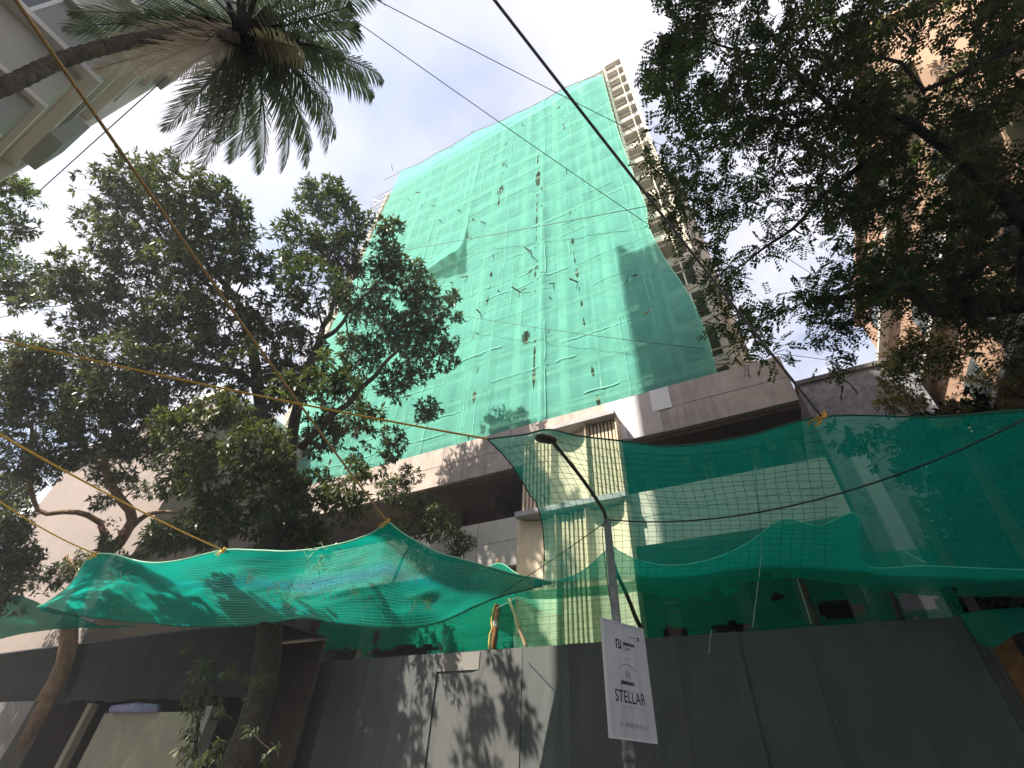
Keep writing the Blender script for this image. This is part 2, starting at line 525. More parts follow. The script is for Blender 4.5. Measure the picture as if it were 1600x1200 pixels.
def rosettes(tips, outs, nleaf, L, spread=0.9, down=0.25, jitter=0.03, lvar=0.3):
    """leaves arranged round each twig tip, pointing outwards and drooping"""
    n = len(tips)
    base = np.repeat(tips, nleaf, axis=0) + NP.normal(size=(n * nleaf, 3)) * jitter
    o = np.repeat(outs, nleaf, axis=0)
    d = o * (1 - spread * 0.4) + rand_dirs(n * nleaf) * spread
    d[:, 2] -= down
    nr = rand_dirs(n * nleaf) * 0.55
    nr[:, 2] += 0.9
    ll = L * (1 + NP.uniform(-lvar, lvar, size=n * nleaf))
    return base, d, nr, ll


def clump_twigs(clumps, density, flat=0.8):
    """twig tips spread through each clump's volume, kept off a few gaps"""
    T, O, IDX = [], [], []
    for k, (c, r) in enumerate(clumps):
        n = max(4, int(density * r * r))
        d = rand_dirs(n)
        rad = r * NP.uniform(0.15, 1.0, size=n) ** 0.5
        p = d * rad[:, None]
        p[:, 2] *= flat
        T.append(p + np.array(c)); O.append(d * 0.8 + np.array([0, 0, 0.35])); IDX.append(np.full(n, k))
    T = np.concatenate(T); O = np.concatenate(O); IDX = np.concatenate(IDX)
    keep = np.array([noise.noise(Vector(p) * 0.9) + 0.35 * noise.noise(Vector(p) * 2.3) > -0.22 for p in T])
    return T[keep], O[keep], IDX[keep]


def make_tree(name, label, trunk_pts, trunk_r, limbs, clumps, lm, bark, L, W, density, nleaf, group=None, twigs=True,
              spray=False, down=0.25, flat=0.8, bias=0.0):
    base = trunk_pts[0]
    root = thing(name, label, 'tree', base, group)
    sk = []
    mb = MB()
    tp = curve_pts(trunk_pts, 14)
    rr = [trunk_r[0] + (trunk_r[1] - trunk_r[0]) * k / 13 for k in range(14)]
    rr[0] *= 1.25
    for k in range(14):
        rr[k] *= 1 + 0.1 * noise.noise(tp[k] * 1.7)
    mb.tube(tp, rr, 10)
    mb.build('trunk', bark, root, True)
    sk += [(p, r) for p, r in zip(tp[4:], rr[4:])]
    for pts, r0, r1 in limbs:
        lp = curve_pts(pts, 16)
        for k in range(1, 15):
            lp[k] += Vector((noise.noise(lp[k] * 1.3), noise.noise(lp[k] * 1.3 + Vector((7, 0, 0))), noise.noise(lp[k] * 1.3 + Vector((0, 9, 0))))) * 0.12
        lr = [r0 + (r1 - r0) * (k / 15) for k in range(16)]
        MB().tube(lp, lr, 8).build('limb', bark, root, True)
        sk += list(zip(lp, lr))
    # small branches from the skeleton to every clump, then twigs inside the clump
    mb = MB()
    order = sorted(range(len(clumps)), key=lambda i: min((Vector(clumps[i][0]) - p).length for p, r in sk))
    for i in order:
        c, r = Vector(clumps[i][0]), clumps[i][1]
        p, pr = min(sk, key=lambda q: (q[0] - c).length + (0.0 if q[0].z < c.z + 0.5 else 0.8))
        mid = p.lerp(c, 0.5) + Vector((RNG.uniform(-1, 1), RNG.uniform(-1, 1), RNG.uniform(-.2, .7))) * 0.12 * (c - p).length
        q = curve_pts([p, mid, c], 7)
        r0 = min(pr * 0.6, 0.02 + 0.028 * r)
        qs = [r0 + (0.008 - r0) * k / 6 for k in range(7)]
        mb.tube(q, qs, 5, False)
        sk += list(zip(q[2:], qs[2:]))
    T, O, IDX = clump_twigs(clumps, density, flat)
    if twigs:
        for k in range(0, len(T), 3):
            c = Vector(clumps[IDX[k]][0])
            t = Vector(T[k])
            s = c.lerp(t, 0.15)
            m_ = s.lerp(t, 0.55) + Vector((0, 0, -0.06 * (t - s).length)) + Vector(rand_dirs(1)[0]) * 0.08 * (t - s).length
            mb.tube([s, m_, t], [0.011, 0.007, 0.004], 3, False)
    b = mb.build('branches', bark, root, True)
    b['kind'] = 'stuff'
    if spray:
        # feathery sprays: leaflets in two rows along a short drooping stalk
        n = len(T)
        ax = O + rand_dirs(n) * 0.9
        ax[:, 2] -= down
        ax /= np.linalg.norm(ax, axis=1, keepdims=True)
        nrm = rand_dirs(n) * 0.5
        nrm[:, 2] += 1
        side = np.cross(nrm, ax)
        side /= np.linalg.norm(side, axis=1, keepdims=True)
        bs, ds, ns, ls = [], [], [], []
        for j in range(nleaf):
            u = (j // 2 + 1) / (nleaf // 2 + 0.5)
            sg = 1 if j % 2 else -1
            ln = L * 3.4
            pb = T + ax * (u * ln) + np.array([0, 0, -1]) * (u * u * ln * 0.25)
            bs.append(pb)
            ds.append(side * sg + ax * 0.55 + rand_dirs(n) * 0.25)
            ns.append(nrm + rand_dirs(n) * 0.25)
            ls.append(np.full(n, L) * NP.uniform(0.75, 1.15, size=n))
        base_, d, nr, ll = np.concatenate(bs), np.concatenate(ds), np.concatenate(ns), np.concatenate(ls)
        tint_clump = np.tile(NP.uniform(0, 1, size=n), nleaf)
    else:
        base_, d, nr, ll = rosettes(T, O, nleaf, L, 0.9, down)
        tint_clump = np.repeat(NP.uniform(0, 1, size=len(T)), nleaf)
    tint = np.clip(0.55 * tint_clump + 0.45 * NP.uniform(0, 1, size=len(base_)) + bias, 0, 1) ** 1.5
    me = leaves_mesh('crown', base_, d, nr, ll, ll * W / L, lm, tint)
    cr_ = link_mesh('crown', me, root)
    cr_['kind'] = 'stuff'
    return root


# ------------------------------------------------------------------ setting
g = MB(); g.v = [(-500, -500, 0), (500, -500, 0), (500, 500, 0), (-500, 500, 0)]; g.f = [(0, 1, 2, 3)]
tag(g.build('ground', MT['asphalt']), kind='structure')
tag(MB().box(-60, 40, 4.2, 13.5, -0.2, 0.13).build('pavement', MT['paving']), kind='structure')
tag(MB().box(-60, 40, 4.0, 4.197, -0.2, 0.14).build('kerb', MT['ledge']), kind='structure')

hz = MB().box(-90, 70, -45, 60, -1.0, 66)
hm = bpy.data.materials.new('hazy_air')
hm.use_nodes = True
for n in list(hm.node_tree.nodes):
    if n.type != 'OUTPUT_MATERIAL':
        hm.node_tree.nodes.remove(n)
pv = hm.node_tree.nodes.new('ShaderNodeVolumePrincipled')
pv.inputs['Color'].default_value = (0.93, 0.95, 1.0, 1)
pv.inputs['Density'].default_value = 0.0022
pv.inputs['Anisotropy'].default_value = 0.0
hm.node_tree.links.new(pv.outputs[0], [n for n in hm.node_tree.nodes if n.type == 'OUTPUT_MATERIAL'][0].inputs['Volume'])
tag(hz.build('haze', hm), kind='stuff')

# ------------------------------------------------------------------ main building under construction
B = thing('unfinished_building', 'tall unfinished concrete apartment tower on a podium, its front wrapped in green netting', 'building', (-10, 16, 0))
PX0, PX1 = -29.0, 2.35


def bx(name, m, *a, parent=B):
    return MB().box(*a).build(name, m, parent)


bx('parapet', MT['concrete'], PX0, PX1, 15.0, 15.22, 11.85, 13.9)
bx('parapet', MT['concrete_pale'], PX0, PX1, 15.0, 15.22, 7.75, 9.62)
bx('parapet', MT['concrete'], PX0, PX1, 15.02, 15.22, 0.0, 4.1)
for z in (7.5, 11.6):
    bx('podium_slab', MT['interior'], PX0, PX1 - 0.02, 15.225, 30, z - 0.1 + 0.2, z + 0.26 + 0.2)
bx('podium_slab', MT['interior'], PX0, PX1 - 0.02, 15.225, 30, 13.3, 13.6)
bx('podium_slab', MT['interior'], PX0, PX1 - 0.02, 15.225, 30, 3.7, 4.0)
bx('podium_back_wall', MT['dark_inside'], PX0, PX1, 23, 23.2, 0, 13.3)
bx('podium_side_wall', MT['concrete'], PX1 - 0.22, PX1 - 0.003, 15.225, 30, 11.87, 13.88)
for x in (-26, -21.5, -17, -12.6, -8.2, -3.4, -1.1, 0.6, 1.9):
    bx('podium_column', MT['interior'], x - 0.2, x + 0.2, 17.2, 17.7, 0, 13.25)
for x in (-23, -18.6, -14.2, -10.4, -6, -1.8, 1.2):
    bx('ceiling_beam', MT['interior'], x - 0.15, x + 0.15, 16.6, 22.9, 11.15, 11.62)
    bx('ceiling_beam', MT['interior'], x - 0.15, x + 0.15, 16.6, 22.9, 7.05, 7.52)
# white trial patches of putty on the upper parapet
bx('putty_patch', MT['putty'], -4.28, -3.52, 14.975, 14.998, 11.95, 13.87)['label'] = 'bright white putty patch'
bx('putty_patch', MT['putty_grey'], -3.515, -2.86, 14.977, 14.998, 11.87, 13.86)['label'] = 'grey putty patch'
bx('putty_patch', MT['putty_pink'], -2.855, -2.15, 14.98, 14.998, 11.87, 13.85)['label'] = 'pinkish putty patch'
bx('putty_patch', MT['putty'], -2.4, -1.66, 14.965, 14.977, 12.85, 13.88)['label'] = 'small white putty patch'

# formwork joints left in the raw concrete
for z0_, z1_ in ((11.87, 13.88), (7.77, 9.6)):
    x = -28.0
    while x < 2.2:
        if x < -8.1:
            bx('formwork_joint', MT['concrete_dark'], x, x + 0.018, 14.992, 14.999, z0_, z1_)
        x += RNG.choice((1.2, 1.22, 2.4))
for xa, xb in ((PX0 + .1, -4.3), (-1.64, PX1 - .05)):
    bx('formwork_joint', MT['concrete_dark'], xa, xb, 14.993, 14.9985, 12.88, 12.895)
for xa, xb in ((PX0 + .1, -7.9), (-3.7, PX1 - .05)):
    bx('formwork_joint', MT['concrete_dark'], xa, xb, 14.993, 14.9985, 8.7, 8.712)

# decorative bay: concave cream panels between boxes of vertical slats
YB = 14.45


def concave(x0, x1, z0, z1, depth=0.42):
    mb = MB()
    n = 14
    for k in range(n + 1):
        t = k / n
        x = x0 + (x1 - x0) * t
        y = YB + depth * (1 - (2 * t - 1) ** 2) ** 0.5
        mb.v += [(x, y, z0), (x, y, z1)]
    for k in range(n):
        a = 2 * k
        mb.f.append((a, a + 2, a + 3, a + 1))
    o = mb.build('concave_panel', MT['plaster'], B, True)
    return o


def slat_box(x0, x1, z0, z1, n, zstep):
    bx('slat_backing', MT['slat'], x0 + 0.02, x1 - 0.02, YB + 0.42, YB + 0.5, z0, z1)
    w = (x1 - x0) / n
    for k in range(n):
        xa = x0 + w * k
        bx('slat', MT['slat'], xa + 0.01, xa + w * 0.62, YB + 0.16, YB + 0.417, z0 + 0.005, z1 - 0.01 - 0.03 * ((k * 7) % 3))


bx('bay_side', MT['plaster'], -7.86, -7.805, YB, 15.0, 4.3, 9.2)
bx('bay_side', MT['plaster'], -3.8, -3.745, YB, 15.0, 2.0, 9.2)
bx('bay_side', MT['slat'], -3.8, -3.745, YB, 15.0, 9.5, 12.7)
slat_box(-7.8, -6.5, 9.5, 12.7, 8, 0)
concave(-6.48, -5.02, 9.5, 12.7)
slat_box(-5.0, -3.82, 9.5, 12.7, 8, 0)
concave(-7.8, -6.36, 2.0, 9.2)
slat_box(-6.34, -5.22, 2.0, 9.2, 7, 0)
concave(-5.2, -3.8, 2.0, 9.2)
bx('fin', MT['plaster'], -6.498, -6.482, YB - 0.02, 14.99, 9.5, 12.7)
bx('fin', MT['plaster'], -5.018, -5.002, YB - 0.02, 14.99, 9.5, 12.7)
bx('fin', MT['plaster'], -6.358, -6.342, YB - 0.02, 14.99, 2.0, 9.2)
bx('fin', MT['plaster'], -5.218, -5.202, YB - 0.02, 14.99, 2.0, 9.2)
bx('bay_ledge', MT['ledge'], -7.95, -3.7, 14.33, 14.99, 9.25, 9.45)
bx('bay_ledge', MT['ledge'], -6.62, -3.72, 14.25, 14.99, 12.72, 12.9)

# tower above the podium
FH = 2.46
NF = 17
Z0 = 13.9
TX0, TX1 = -28.6, 0.95
slab_me = MB().box(TX0, -1.06, 15.95, 26, -0.12, 0.12).mesh('floor_slab', MT['tower_pale'])
for k in range(NF):
    o = link_mesh('floor_slab', slab_me, B)
    o.location = (0, 0, Z0 + 1.2 + FH * k)
colx = [-28.3, -25, -21.8, -18.4, -15, -12.2, -9.2, -6.4, -3.6]
ztop = Z0 + FH * NF
col_me = MB().box(-0.22, 0.22, 15.98, 16.5, Z0 - 0.3, ztop - 0.6).mesh('column', MT['tower_pale'])
for x in colx:
    o = link_mesh('column', col_me, B)
    o.location = (x, 0, 0)
wall_a = {}
for k in range(NF - 1):
    for i in range(len(colx)):
        xa = colx[i] + 0.23
        xb = (colx[i + 1] if i + 1 < len(colx) else -1.08) - 0.23
        kind = RNG.choice(('full', 'half', 'win', 'win', 'open', 'half'))
        if kind == 'open':
            continue
        key = (i, kind)
        if key not in wall_a:
            mb = MB()
            h = FH - 0.25
            if kind == 'full':
                mb.box(xa, xb, 16.75, 16.9, 0, h)
            elif kind == 'half':
                mb.box(xa, (xa + xb) / 2, 16.75, 16.9, 0, h)
            else:
                w = (xb - xa)
                mb.box(xa, xb, 16.75, 16.9, 0, 0.75)
                mb.box(xa, xa + w * 0.3, 16.75, 16.9, 0.751, h)
                mb.box(xb - w * 0.3, xb, 16.75, 16.9, 0.751, h)
            wall_a[key] = mb.mesh('infill_wall', MT['tower_pale'] if (i + len(kind)) % 3 else MT['tower_wall'])
        o = link_mesh('infill_wall', wall_a[key], B)
        o.location = (0, 0, Z0 + 1.33 + FH * k)
bx('tower_core', MT['interior'], TX0 + 0.2, 0.7, 20.5, 25.9, Z0 - 0.2, ztop - 0.4)
# the uncovered strip of balconies at the right end
XS0, XS1 = -1.02, 0.95
for (xa, xb) in ((XS0, XS0 + 0.2), (XS1 - 0.24, XS1)):
    bx('balcony_pier', MT['tower_pale'], xa, xb, 16.0, 16.5, Z0 - 0.3, ztop + 1.3)
bx('balcony_side_wall', MT['tower_pale'], XS1 - 0.2, XS1 - 0.003, 16.505, 21, Z0 - 0.3, ztop + 1.2)
for k in range(NF + 1):
    z = Z0 + 1.3 + FH * k
    bx('balcony_beam', MT['tower_pale'], XS0 + 0.203, XS1 - 0.243, 16.0, 16.3, z - 0.25, z + 0.42)
    bx('balcony_slab', MT['tower_wall'], XS0 + 0.203, XS1 - 0.243, 16.303, 20.4, z - 0.2, z + 0.0)
    if k >= 11:
        bx('recess_wall', MT['tower_recess'], XS0 + 0.203, XS1 - 0.243, 16.55, 16.65, z + 0.003, z + FH - 0.203)
    else:
        bx('recess_wall', MT['tower_wall'], XS0 + 0.203, XS1 - 0.243, 18.2, 18.35, z + 0.003, z + FH - 0.203)
        if k > 3:
            bx('balcony_upstand', MT['white'], XS0 + 0.35, XS1 - 0.5, 17.2, 17.3, z + 0.5, z + 1.35)
            bx('door_frame', MT['white'], XS0 + 1.0, XS0 + 1.3, 18.15, 18.197, z + 0.01, z + 2.0)
bx('top_wall', MT['tower_pale'], XS0 - 0.4, XS1 - 0.25, 16.31, 20, ztop + 1.25, ztop + 1.45)
bx('rear_wing', MT['tower_pale'], 1.0, 2.1, 21.0, 28, Z0 - 0.2, Z0 + 27)

# ------------------------------------------------------------------ scaffold
SC = thing('bamboo_scaffold', 'bamboo scaffold of pale poles lashed against the tower front behind its green net', 'scaffold', (-14, 15.6, 13.9))
x = -29.3
zt = 54.0
while x < 0.3:
    lean = RNG.uniform(-0.1, 0.1)
    MB().tube([(x, 15.62, 13.95), (x + lean, 15.66, 34), (x + RNG.uniform(-.1, .1), 15.62, zt + RNG.uniform(-0.5, 0.8))], 0.045, 5).build('bamboo_standard', MT['pole_pale'], SC)
    x += 1.55
z = 15.0
while z < 54.5:
    MB().tube([(-29.6, 15.53, z + RNG.uniform(-.1, .1)), (-14, 15.55, z), (0.2 + RNG.uniform(-.2, .2), 15.53, z + RNG.uniform(-.1, .1))], 0.045, 5).build('bamboo_ledger', MT['pole_pale'], SC)
    z += 1.23
# poking tips in the net, and cross ties at the uncovered left end
tips = [(612, 262), (705, 232), (742, 205), (722, 330), (735, 345), (728, 372), (762, 350), (778, 305), (842, 270), (846, 300), (843, 322),
        (826, 390), (831, 402), (832, 420), (853, 425), (790, 262), (866, 440), (905, 440), (858, 462), (700, 480), (752, 490), (745, 518), (850, 525),
        (730, 430), (706, 440), (985, 430), (680, 320), (690, 345), (655, 300), (660, 322), (640, 312), (815, 198), (870, 170), (775, 455), (812, 455)]
for px, py in tips:
    p = at(px, py, Y=15.35)
    d = Vector((RNG.uniform(-.7, .9), -0.35, RNG.uniform(-1.0, .2))).normalized()
    ln = RNG.uniform(0.5, 1.0)
    MB().tube([p - d * ln * 0.4 + Vector((0, .15, 0)), p + d * ln * 0.6], 0.042, 4).build('bamboo_tip', MT['pole_dark'], SC)
    if RNG.random() < 0.5:
        d2 = Vector((-d.x, -0.2, d.z - 0.6)).normalized()
        MB().tube([p, p + d2 * 0.6], 0.03, 4).build('bamboo_tip', MT['pole_dark'], SC)
for k in range(16):
    z = 15 + 2.46 * k
    MB().tube([(-29.7, 15.4, z + 0.9), (-29.5, 17.6, z + 0.9)], 0.04, 4).build('cross_tie', MT['pole_pale'], SC)
    MB().tube([(-28.0, 15.45, z), (-29.8, 15.48, z + 2.2)], 0.035, 4).build('cross_brace', MT['pole_pale'], SC)
# loose poles on the right end of the podium
for a, b, r in (((1.0, 15.4, 14.2), (1.35, 15.5, 17.6), .05), ((1.5, 15.6, 14.1), (1.2, 15.7, 18.2), .045), ((-1.9, 15.3, 15.2), (2.2, 15.4, 15.5), .045),
                ((-1.6, 15.3, 16.6), (1.5, 15.3, 17.3), .045), ((-2.0, 15.25, 18.7), (1.3, 15.3, 19.6), .04), ((0.2, 15.3, 14.6), (1.7, 15.5, 14.3), .04),
                ((1.25, 16.3, 14), (1.3, 16.4, 19), .05)):
    MB().tube([a, b], r, 5).build('loose_pole', MT['bamboo'], SC)

# ------------------------------------------------------------------ tower net
TN = thing('tower_net', 'huge pale green safety net with holes and stitched seams hanging over the unfinished tower', 'net', (-13, 15.3, 13.8))
topc = [at(px, py, Y=15.3) for px, py in ((600, 283), (625, 270), (665, 250), (700, 232), (745, 205), (800, 182), (870, 146), (940, 113))]


def top_z(x):
    if x <= topc[0].x: return topc[0].z
    for a, b in zip(topc, topc[1:]):
        if x <= b.x:
            return a.z + (b.z - a.z) * (x - a.x) / (b.x - a.x)
    return topc[-1].z


rightc = [at(px, py, Y=15.3) for px, py in ((1118, 572), (1108, 535), (1090, 490), (1062, 440), (1033, 395), (1012, 350), (1010, 325), (992, 280), (972, 225), (958, 180), (940, 113))]


def right_x(z):
    if z <= rightc[0].z: return rightc[0].x
    for a, b in zip(rightc, rightc[1:]):
        if z <= b.z:
            return a.x + (b.x - a.x) * (z - a.z) / (b.z - a.z)
    return rightc[-1].x


def seam(i, z):
    fixed = (-26.45, -22.3, -18.1, -13.95, -11.15, -7.75, -5.35, -2.9)
    if i == 8:
        return right_x(z)
    x = fixed[i]
    if i == 6:
        x += max(0, (26 - z)) * 0.065
    return x + 0.14 * noise.noise(Vector((i * 3.1, 0, z * 0.12))) + 0.05 * noise.noise(Vector((i * 5.1, 2, z * 0.6)))


HOLES = [(-8.28, 20.05, 0.24, 0.55), (-11.05, 39.0, 0.2, 0.75), (-7.66, 37.8, 0.22, 1.25), (-11.1, 40.3, 0.07, 0.5)]


def net_y(x, z):
    n = noise.noise
    y = 15.34
    y += 0.16 * n(Vector((x * 0.32, 0, z * 0.09)))
    y += 0.07 * n(Vector((x * 1.3, 3, z * 0.10)))
    y += 0.035 * n(Vector((x * 3.2, 5, z * 0.25)))
    # each storey the net is tied to a ledger and bellies between
    ph = ((z - 13.9) / (FH * 1.0)) % 1.0
    y -= 0.055 * math.sin(math.pi * ph)
    # vertical pleats near x = -7.3
    y -= 0.16 * math.exp(-((x + 7.25) / 0.25) ** 2) * (1 if z < 33 else 0.4)
    # swollen lower right corner
    y -= 0.45 * math.exp(-((x + 0.4) / 1.4) ** 2 - ((z - 17.0) / 3.0) ** 2)
    # loose hem that stands off on the left
    if x < -13.9 and z > 30.6:
        y -= 1.1 * math.exp(-(z - 30.6) / 1.8) * max(0, min(1, (x + 19.5) / 5.0))
    return min(y, 15.46)


for i in range(8):
    zs = np.arange(13.72, 60, 0.2)
    nu = 36
    V, UV, ids = [], [], {}
    for j, z in enumerate(zs):
        a, b = seam(i, z), seam(i + 1, z)
        # narrow lens-shaped gaps where the stitching has opened
        ga = gb = 0.0
        if i > 0:
            ga = max(0, noise.noise(Vector((i * 9.7, 1, z * 1.15))) - 0.12) * (0.3 if i in (4, 6) else 0.16 if i == 5 else 0.0)
        if i < 7:
            gb = max(0, noise.noise(Vector(((i + 1) * 9.7, 1, z * 1.15))) - 0.12) * (0.3 if i + 1 in (4, 6) else 0.16 if i + 1 == 5 else 0.0)
        ov = 0.012
        for k in range(nu + 1):
            t = k / nu
            x = (a + ga - ov * (ga == 0) * (i > 0)) * (1 - t) + (b - gb) * t
            zt_ = top_z(x)
            zz = min(z, zt_)
            V.append((x, net_y(x, zz) + 0.01 * (i % 2), zz))
            UV.append((x, zz))
    faces = []
    nz = len(zs)
    for j in range(nz - 1):
        for k in range(nu):
            a = j * (nu + 1) + k
            q = (a, a + 1, a + nu + 2, a + nu + 1)
            if V[q[0]][2] >= V[q[3]][2] - 1e-5 and V[q[1]][2] >= V[q[2]][2] - 1e-5:
                continue
            cx = sum(V[w][0] for w in q) / 4
            cz = sum(V[w][2] for w in q) / 4
            if any(((cx - hx) / rx) ** 2 + ((cz - hz) / rz) ** 2 < 1 for hx, hz, rx, rz in HOLES):
                continue
            faces.append(q)
    me = quad_mesh('net_panel', np.array(V), np.array(faces).ravel(), 4, MT['net_tower'], smooth=True, uvs=np.array(UV))
    link_mesh('net_panel', me, TN)
# pale cords drawn for the bright lines where scaffold poles press the net
mb = MB()
z = 15.0
while z < 54:
    x = -26
    while x < -1.2:
        ln = RNG.uniform(1.0, 4.2)
        if RNG.random() < 0.5 and z < top_z(x) - 0.6 and x + ln < right_x(z):
            mb.tube([(x + ln * q / 6, net_y(x + ln * q / 6, z) - 0.022, z + 0.012 * math.sin(q)) for q in range(7)], RNG.uniform(0.008, 0.026), 4, False)
        x += ln + RNG.uniform(0.05, 0.6)
    z += 1.23
x = -25.8
while x < -1.3:
    z = 14.2
    while z < 52:
        ln = RNG.uniform(1.2, 5.0)
        if RNG.random() < 0.36 and z + ln < top_z(x) - 0.4 and x + 0.1 < right_x(z + ln):
            mb.tube([(x + 0.02 * math.sin(q), net_y(x, z + ln * q / 6) - 0.022, z + ln * q / 6) for q in range(7)], RNG.uniform(0.007, 0.018), 4, False)
        z += ln + RNG.uniform(0.05, 0.8)
    x += 0.78
mb.build('pole_press_line', MT['pole_press_line'], TN)['kind'] = 'stuff'
# stitched hems and the top rope
mb = MB()
mb.tube([Vector((p.x, net_y(p.x, p.z) - 0.03, p.z + 0.02)) for p in curve_pts(topc, 40)], 0.03, 5)
mb.build('top_rope', MT['rope_brown'], TN)
mb = MB()
mb.tube([Vector((p.x, net_y(p.x, p.z) - 0.03, p.z)) for p in curve_pts(rightc, 50)], 0.02, 5)
mb.build('edge_rope', MT['strand_pale'], TN)

# ------------------------------------------------------------------ left building (near, top left)
LB = thing('apartment_building', 'beige apartment building with projecting ledges, rising out of the top left corner', 'building', (-11.5, -8, 0))
LX, LX2, LY = -9.6, -13.0, -1.62
LH = 48.0


def lb(name, m, *a):
    return MB().box(*a).build(name, m, LB)


lb('wall', MT['beige_wall'], LX2, LX, -26, LY, 0, LH)
z = 1.1
k = 0
while z < LH - 1:
    lb('ledge', MT['beige_ledge'], LX2 - 0.2, LX + 0.26, -26.2, LY + 0.22, z, z + 0.13)
    lb('ledge', MT['beige_ledge'], LX2 - 0.2, LX + 0.2, -26.2, LY + 0.16, z + 1.3, z + 1.4)
    # grey-green spandrel with a window between the two ledges
    lb('spandrel', MT['greygreen_wall'], LX2 - 0.04, LX + 0.05, -24, LY + 0.05, z + 0.133, z + 1.297)
    for yy in (-3.0, -5.4, -7.8, -10.4):
        w = MB().box(LX + 0.0, LX + 0.07, yy - 0.75, yy + 0.2, z + 0.3, z + 1.15).build('window', MT['glass'], LB)
        f_ = MB()
        f_.box(LX + 0.02, LX + 0.1, yy - 0.81, yy - 0.752, z + 0.24, z + 1.21)
        f_.box(LX + 0.02, LX + 0.1, yy + 0.202, yy + 0.26, z + 0.24, z + 1.21)
        f_.box(LX + 0.02, LX + 0.1, yy - 0.31, yy - 0.26, z + 0.3, z + 1.15)
        fo = f_.build('frame', MT['white'], w)
        fo.matrix_parent_inverse = Matrix.Translation(Vector((0, 0, 0)))
        fo.location = (0, 0, 0)
    if k % 2 == 0:
        lb('balcony', MT['greygreen_wall'], LX2 + 0.3, LX2 + 1.6, LY + 0.225, LY + 0.5, z + 0.0, z + 0.95)
    z += 2.75
    k += 1
lb('corner_fin', MT['beige_ledge'], LX2 - 0.35, LX2 - 0.05, LY - 0.5, LY + 0.3, 6.5, LH + 0.4)

# ------------------------------------------------------------------ right building, weathered house, cream building, pale pillar
RB = thing('peach_building', 'peach painted apartment building seen through the branches on the right', 'building', (11, 14, 0))
MB().box(7.05, 16, 8.0, 21, 0, 19.4).build('wall', MT['peach'], RB)
MB().box(6.85, 16.2, 7.8, 21.2, 19.403, 19.6).build('roof_slab', MT['peach'], RB)
for z in (4.2, 7.4, 10.6, 13.8, 17.0):
    MB().box(6.7, 7.047, 8.0, 21, z - 0.3, z - 0.12).build('ledge', MT['beige_ledge'], RB)
    for y in (9.2, 12.2, 15.2, 18.2):
        w = MB().box(7.0, 7.048, y, y + 1.4, z, z + 1.4).build('window', MT['glass'], RB)
WB = thing('weathered_house', 'low grey house with blackened weathered plaster behind the right end of the podium', 'building', (4.5, 21, 0))
MB().box(2.95, 6.6, 18.0, 26, 0, 14.55).build('wall', MT['weathered'], WB)
MB().box(2.9, 6.7, 17.9, 26.1, 14.553, 14.75).build('roof_slab', MT['concrete_dark'], WB)
CB = thing('cream_building', 'cream apartment building with white balcony bands behind the left trees', 'building', (-34, 16, 0))
MB().box(-39, -23.5, 9.5, 22, 0, 17).build('wall', MT['cream_wall'], CB)
MB().box(-39.3, -23.2, 9.2, 22.2, 17.003, 17.3).build('roof_slab', MT['beige_ledge'], CB)
for z in (4.6, 7.6, 10.6, 13.6):
    MB().box(-46, -39.003, 9.6, 15, z - 1.0, z - 0.75).build('balcony_slab', MT['white'], CB)
    MB().box(-46, -39.003, 9.45, 9.597, z - 0.75, z + 0.1).build('balcony_band', MT['white'], CB)
MB().box(-46, -39.003, 13, 15, 0, 17).build('balcony_wall', MT['cream_wall'], CB)
tag(MB().box(3.02, 3.42, 15.3, 15.6, 0, 9.6).build('concrete_pillar', MT['putty_grey']), 'pale upright concrete pillar behind the dark net right of the podium', 'pillar')
tag(MB().box(3.75, 3.9, 15.0, 15.2, 0, 8.0).build('bamboo_upright', MT['pole_dark']), 'thin dark upright just right of the pale concrete pillar behind the net', 'post')

# unseen block added behind the viewpoint to cut sky light on the street
OB = thing('unseen_shade_block', 'unseen plain five storey block added across the street to cut sky light', 'building', (10, -14, 0))
MB().box(-9.0, 34, -24, -11.5, 0, 19).build('wall', MT['beige_wall'], OB)
for z in (3.6, 6.8, 10.0, 13.2, 16.4):
    MB().box(-9.0, 34, -11.497, -10.9, z - 0.15, z).build('ledge', MT['beige_ledge'], OB)
MB().box(-9.3, 34.3, -24.3, -11.2, 19.003, 19.3).build('roof_slab', MT['beige_ledge'], OB)

# ------------------------------------------------------------------ hoarding
HZ = 4.25
HY = 11.5
H = thing('site_hoarding', 'tall grey sheet metal hoarding that runs along the pavement in front of the podium', 'fence', (-6, HY, 0))
xs = -14.7
i = 0
pal = ['hoard_green', 'hoard_green', 'hoard', 'hoard_green', 'hoard_green', 'hoard', 'hoard', 'hoard_green', 'hoard', 'hoard', 'hoard_green', 'hoard']
while xs < 2.75:
    w = 1.24
    xe = min(xs + w, 2.82)
    off = 0.012 * (i % 2)
    tl = RNG.uniform(-0.012, 0.012)
    mb = MB()
    n = 7
    # a sheet, slightly buckled, with folded long edges
    for k in range(n):
        for j in range(6):
            px = xs + (xe + 0.03 - xs) * k / (n - 1)
            pz = 0.1 + (HZ + RNG.uniform(-.004, .004) - 0.1) * j / 5
            py = HY + off + tl * (k / (n - 1)) + 0.03 * noise.noise(Vector((px * 1.6, i, pz * 0.9))) - (0.02 if k in (0, n - 1) else 0)
            mb.v.append((px, py, pz))
    for k in range(n - 1):
        for j in range(5):
            a = k * 6 + j
            mb.f.append((a, a + 6, a + 7, a + 1))
    mb.build('sheet', MT[pal[i % len(pal)]], H)
    xs = xe
    i += 1
for x in np.arange(-14.4, 2.8, 2.4):
    MB().tube([(x, HY + 0.1, 0.1), (x, HY + 0.1, HZ - 0.1)], 0.035, 6).build('support_post', MT['steel'], H)
MB().box(-14.7, 2.8, HY + 0.05, HY + 0.09, HZ - 0.35, HZ - 0.3).build('rail', MT['steel'], H)
sc_ = MB()
x = -14.7
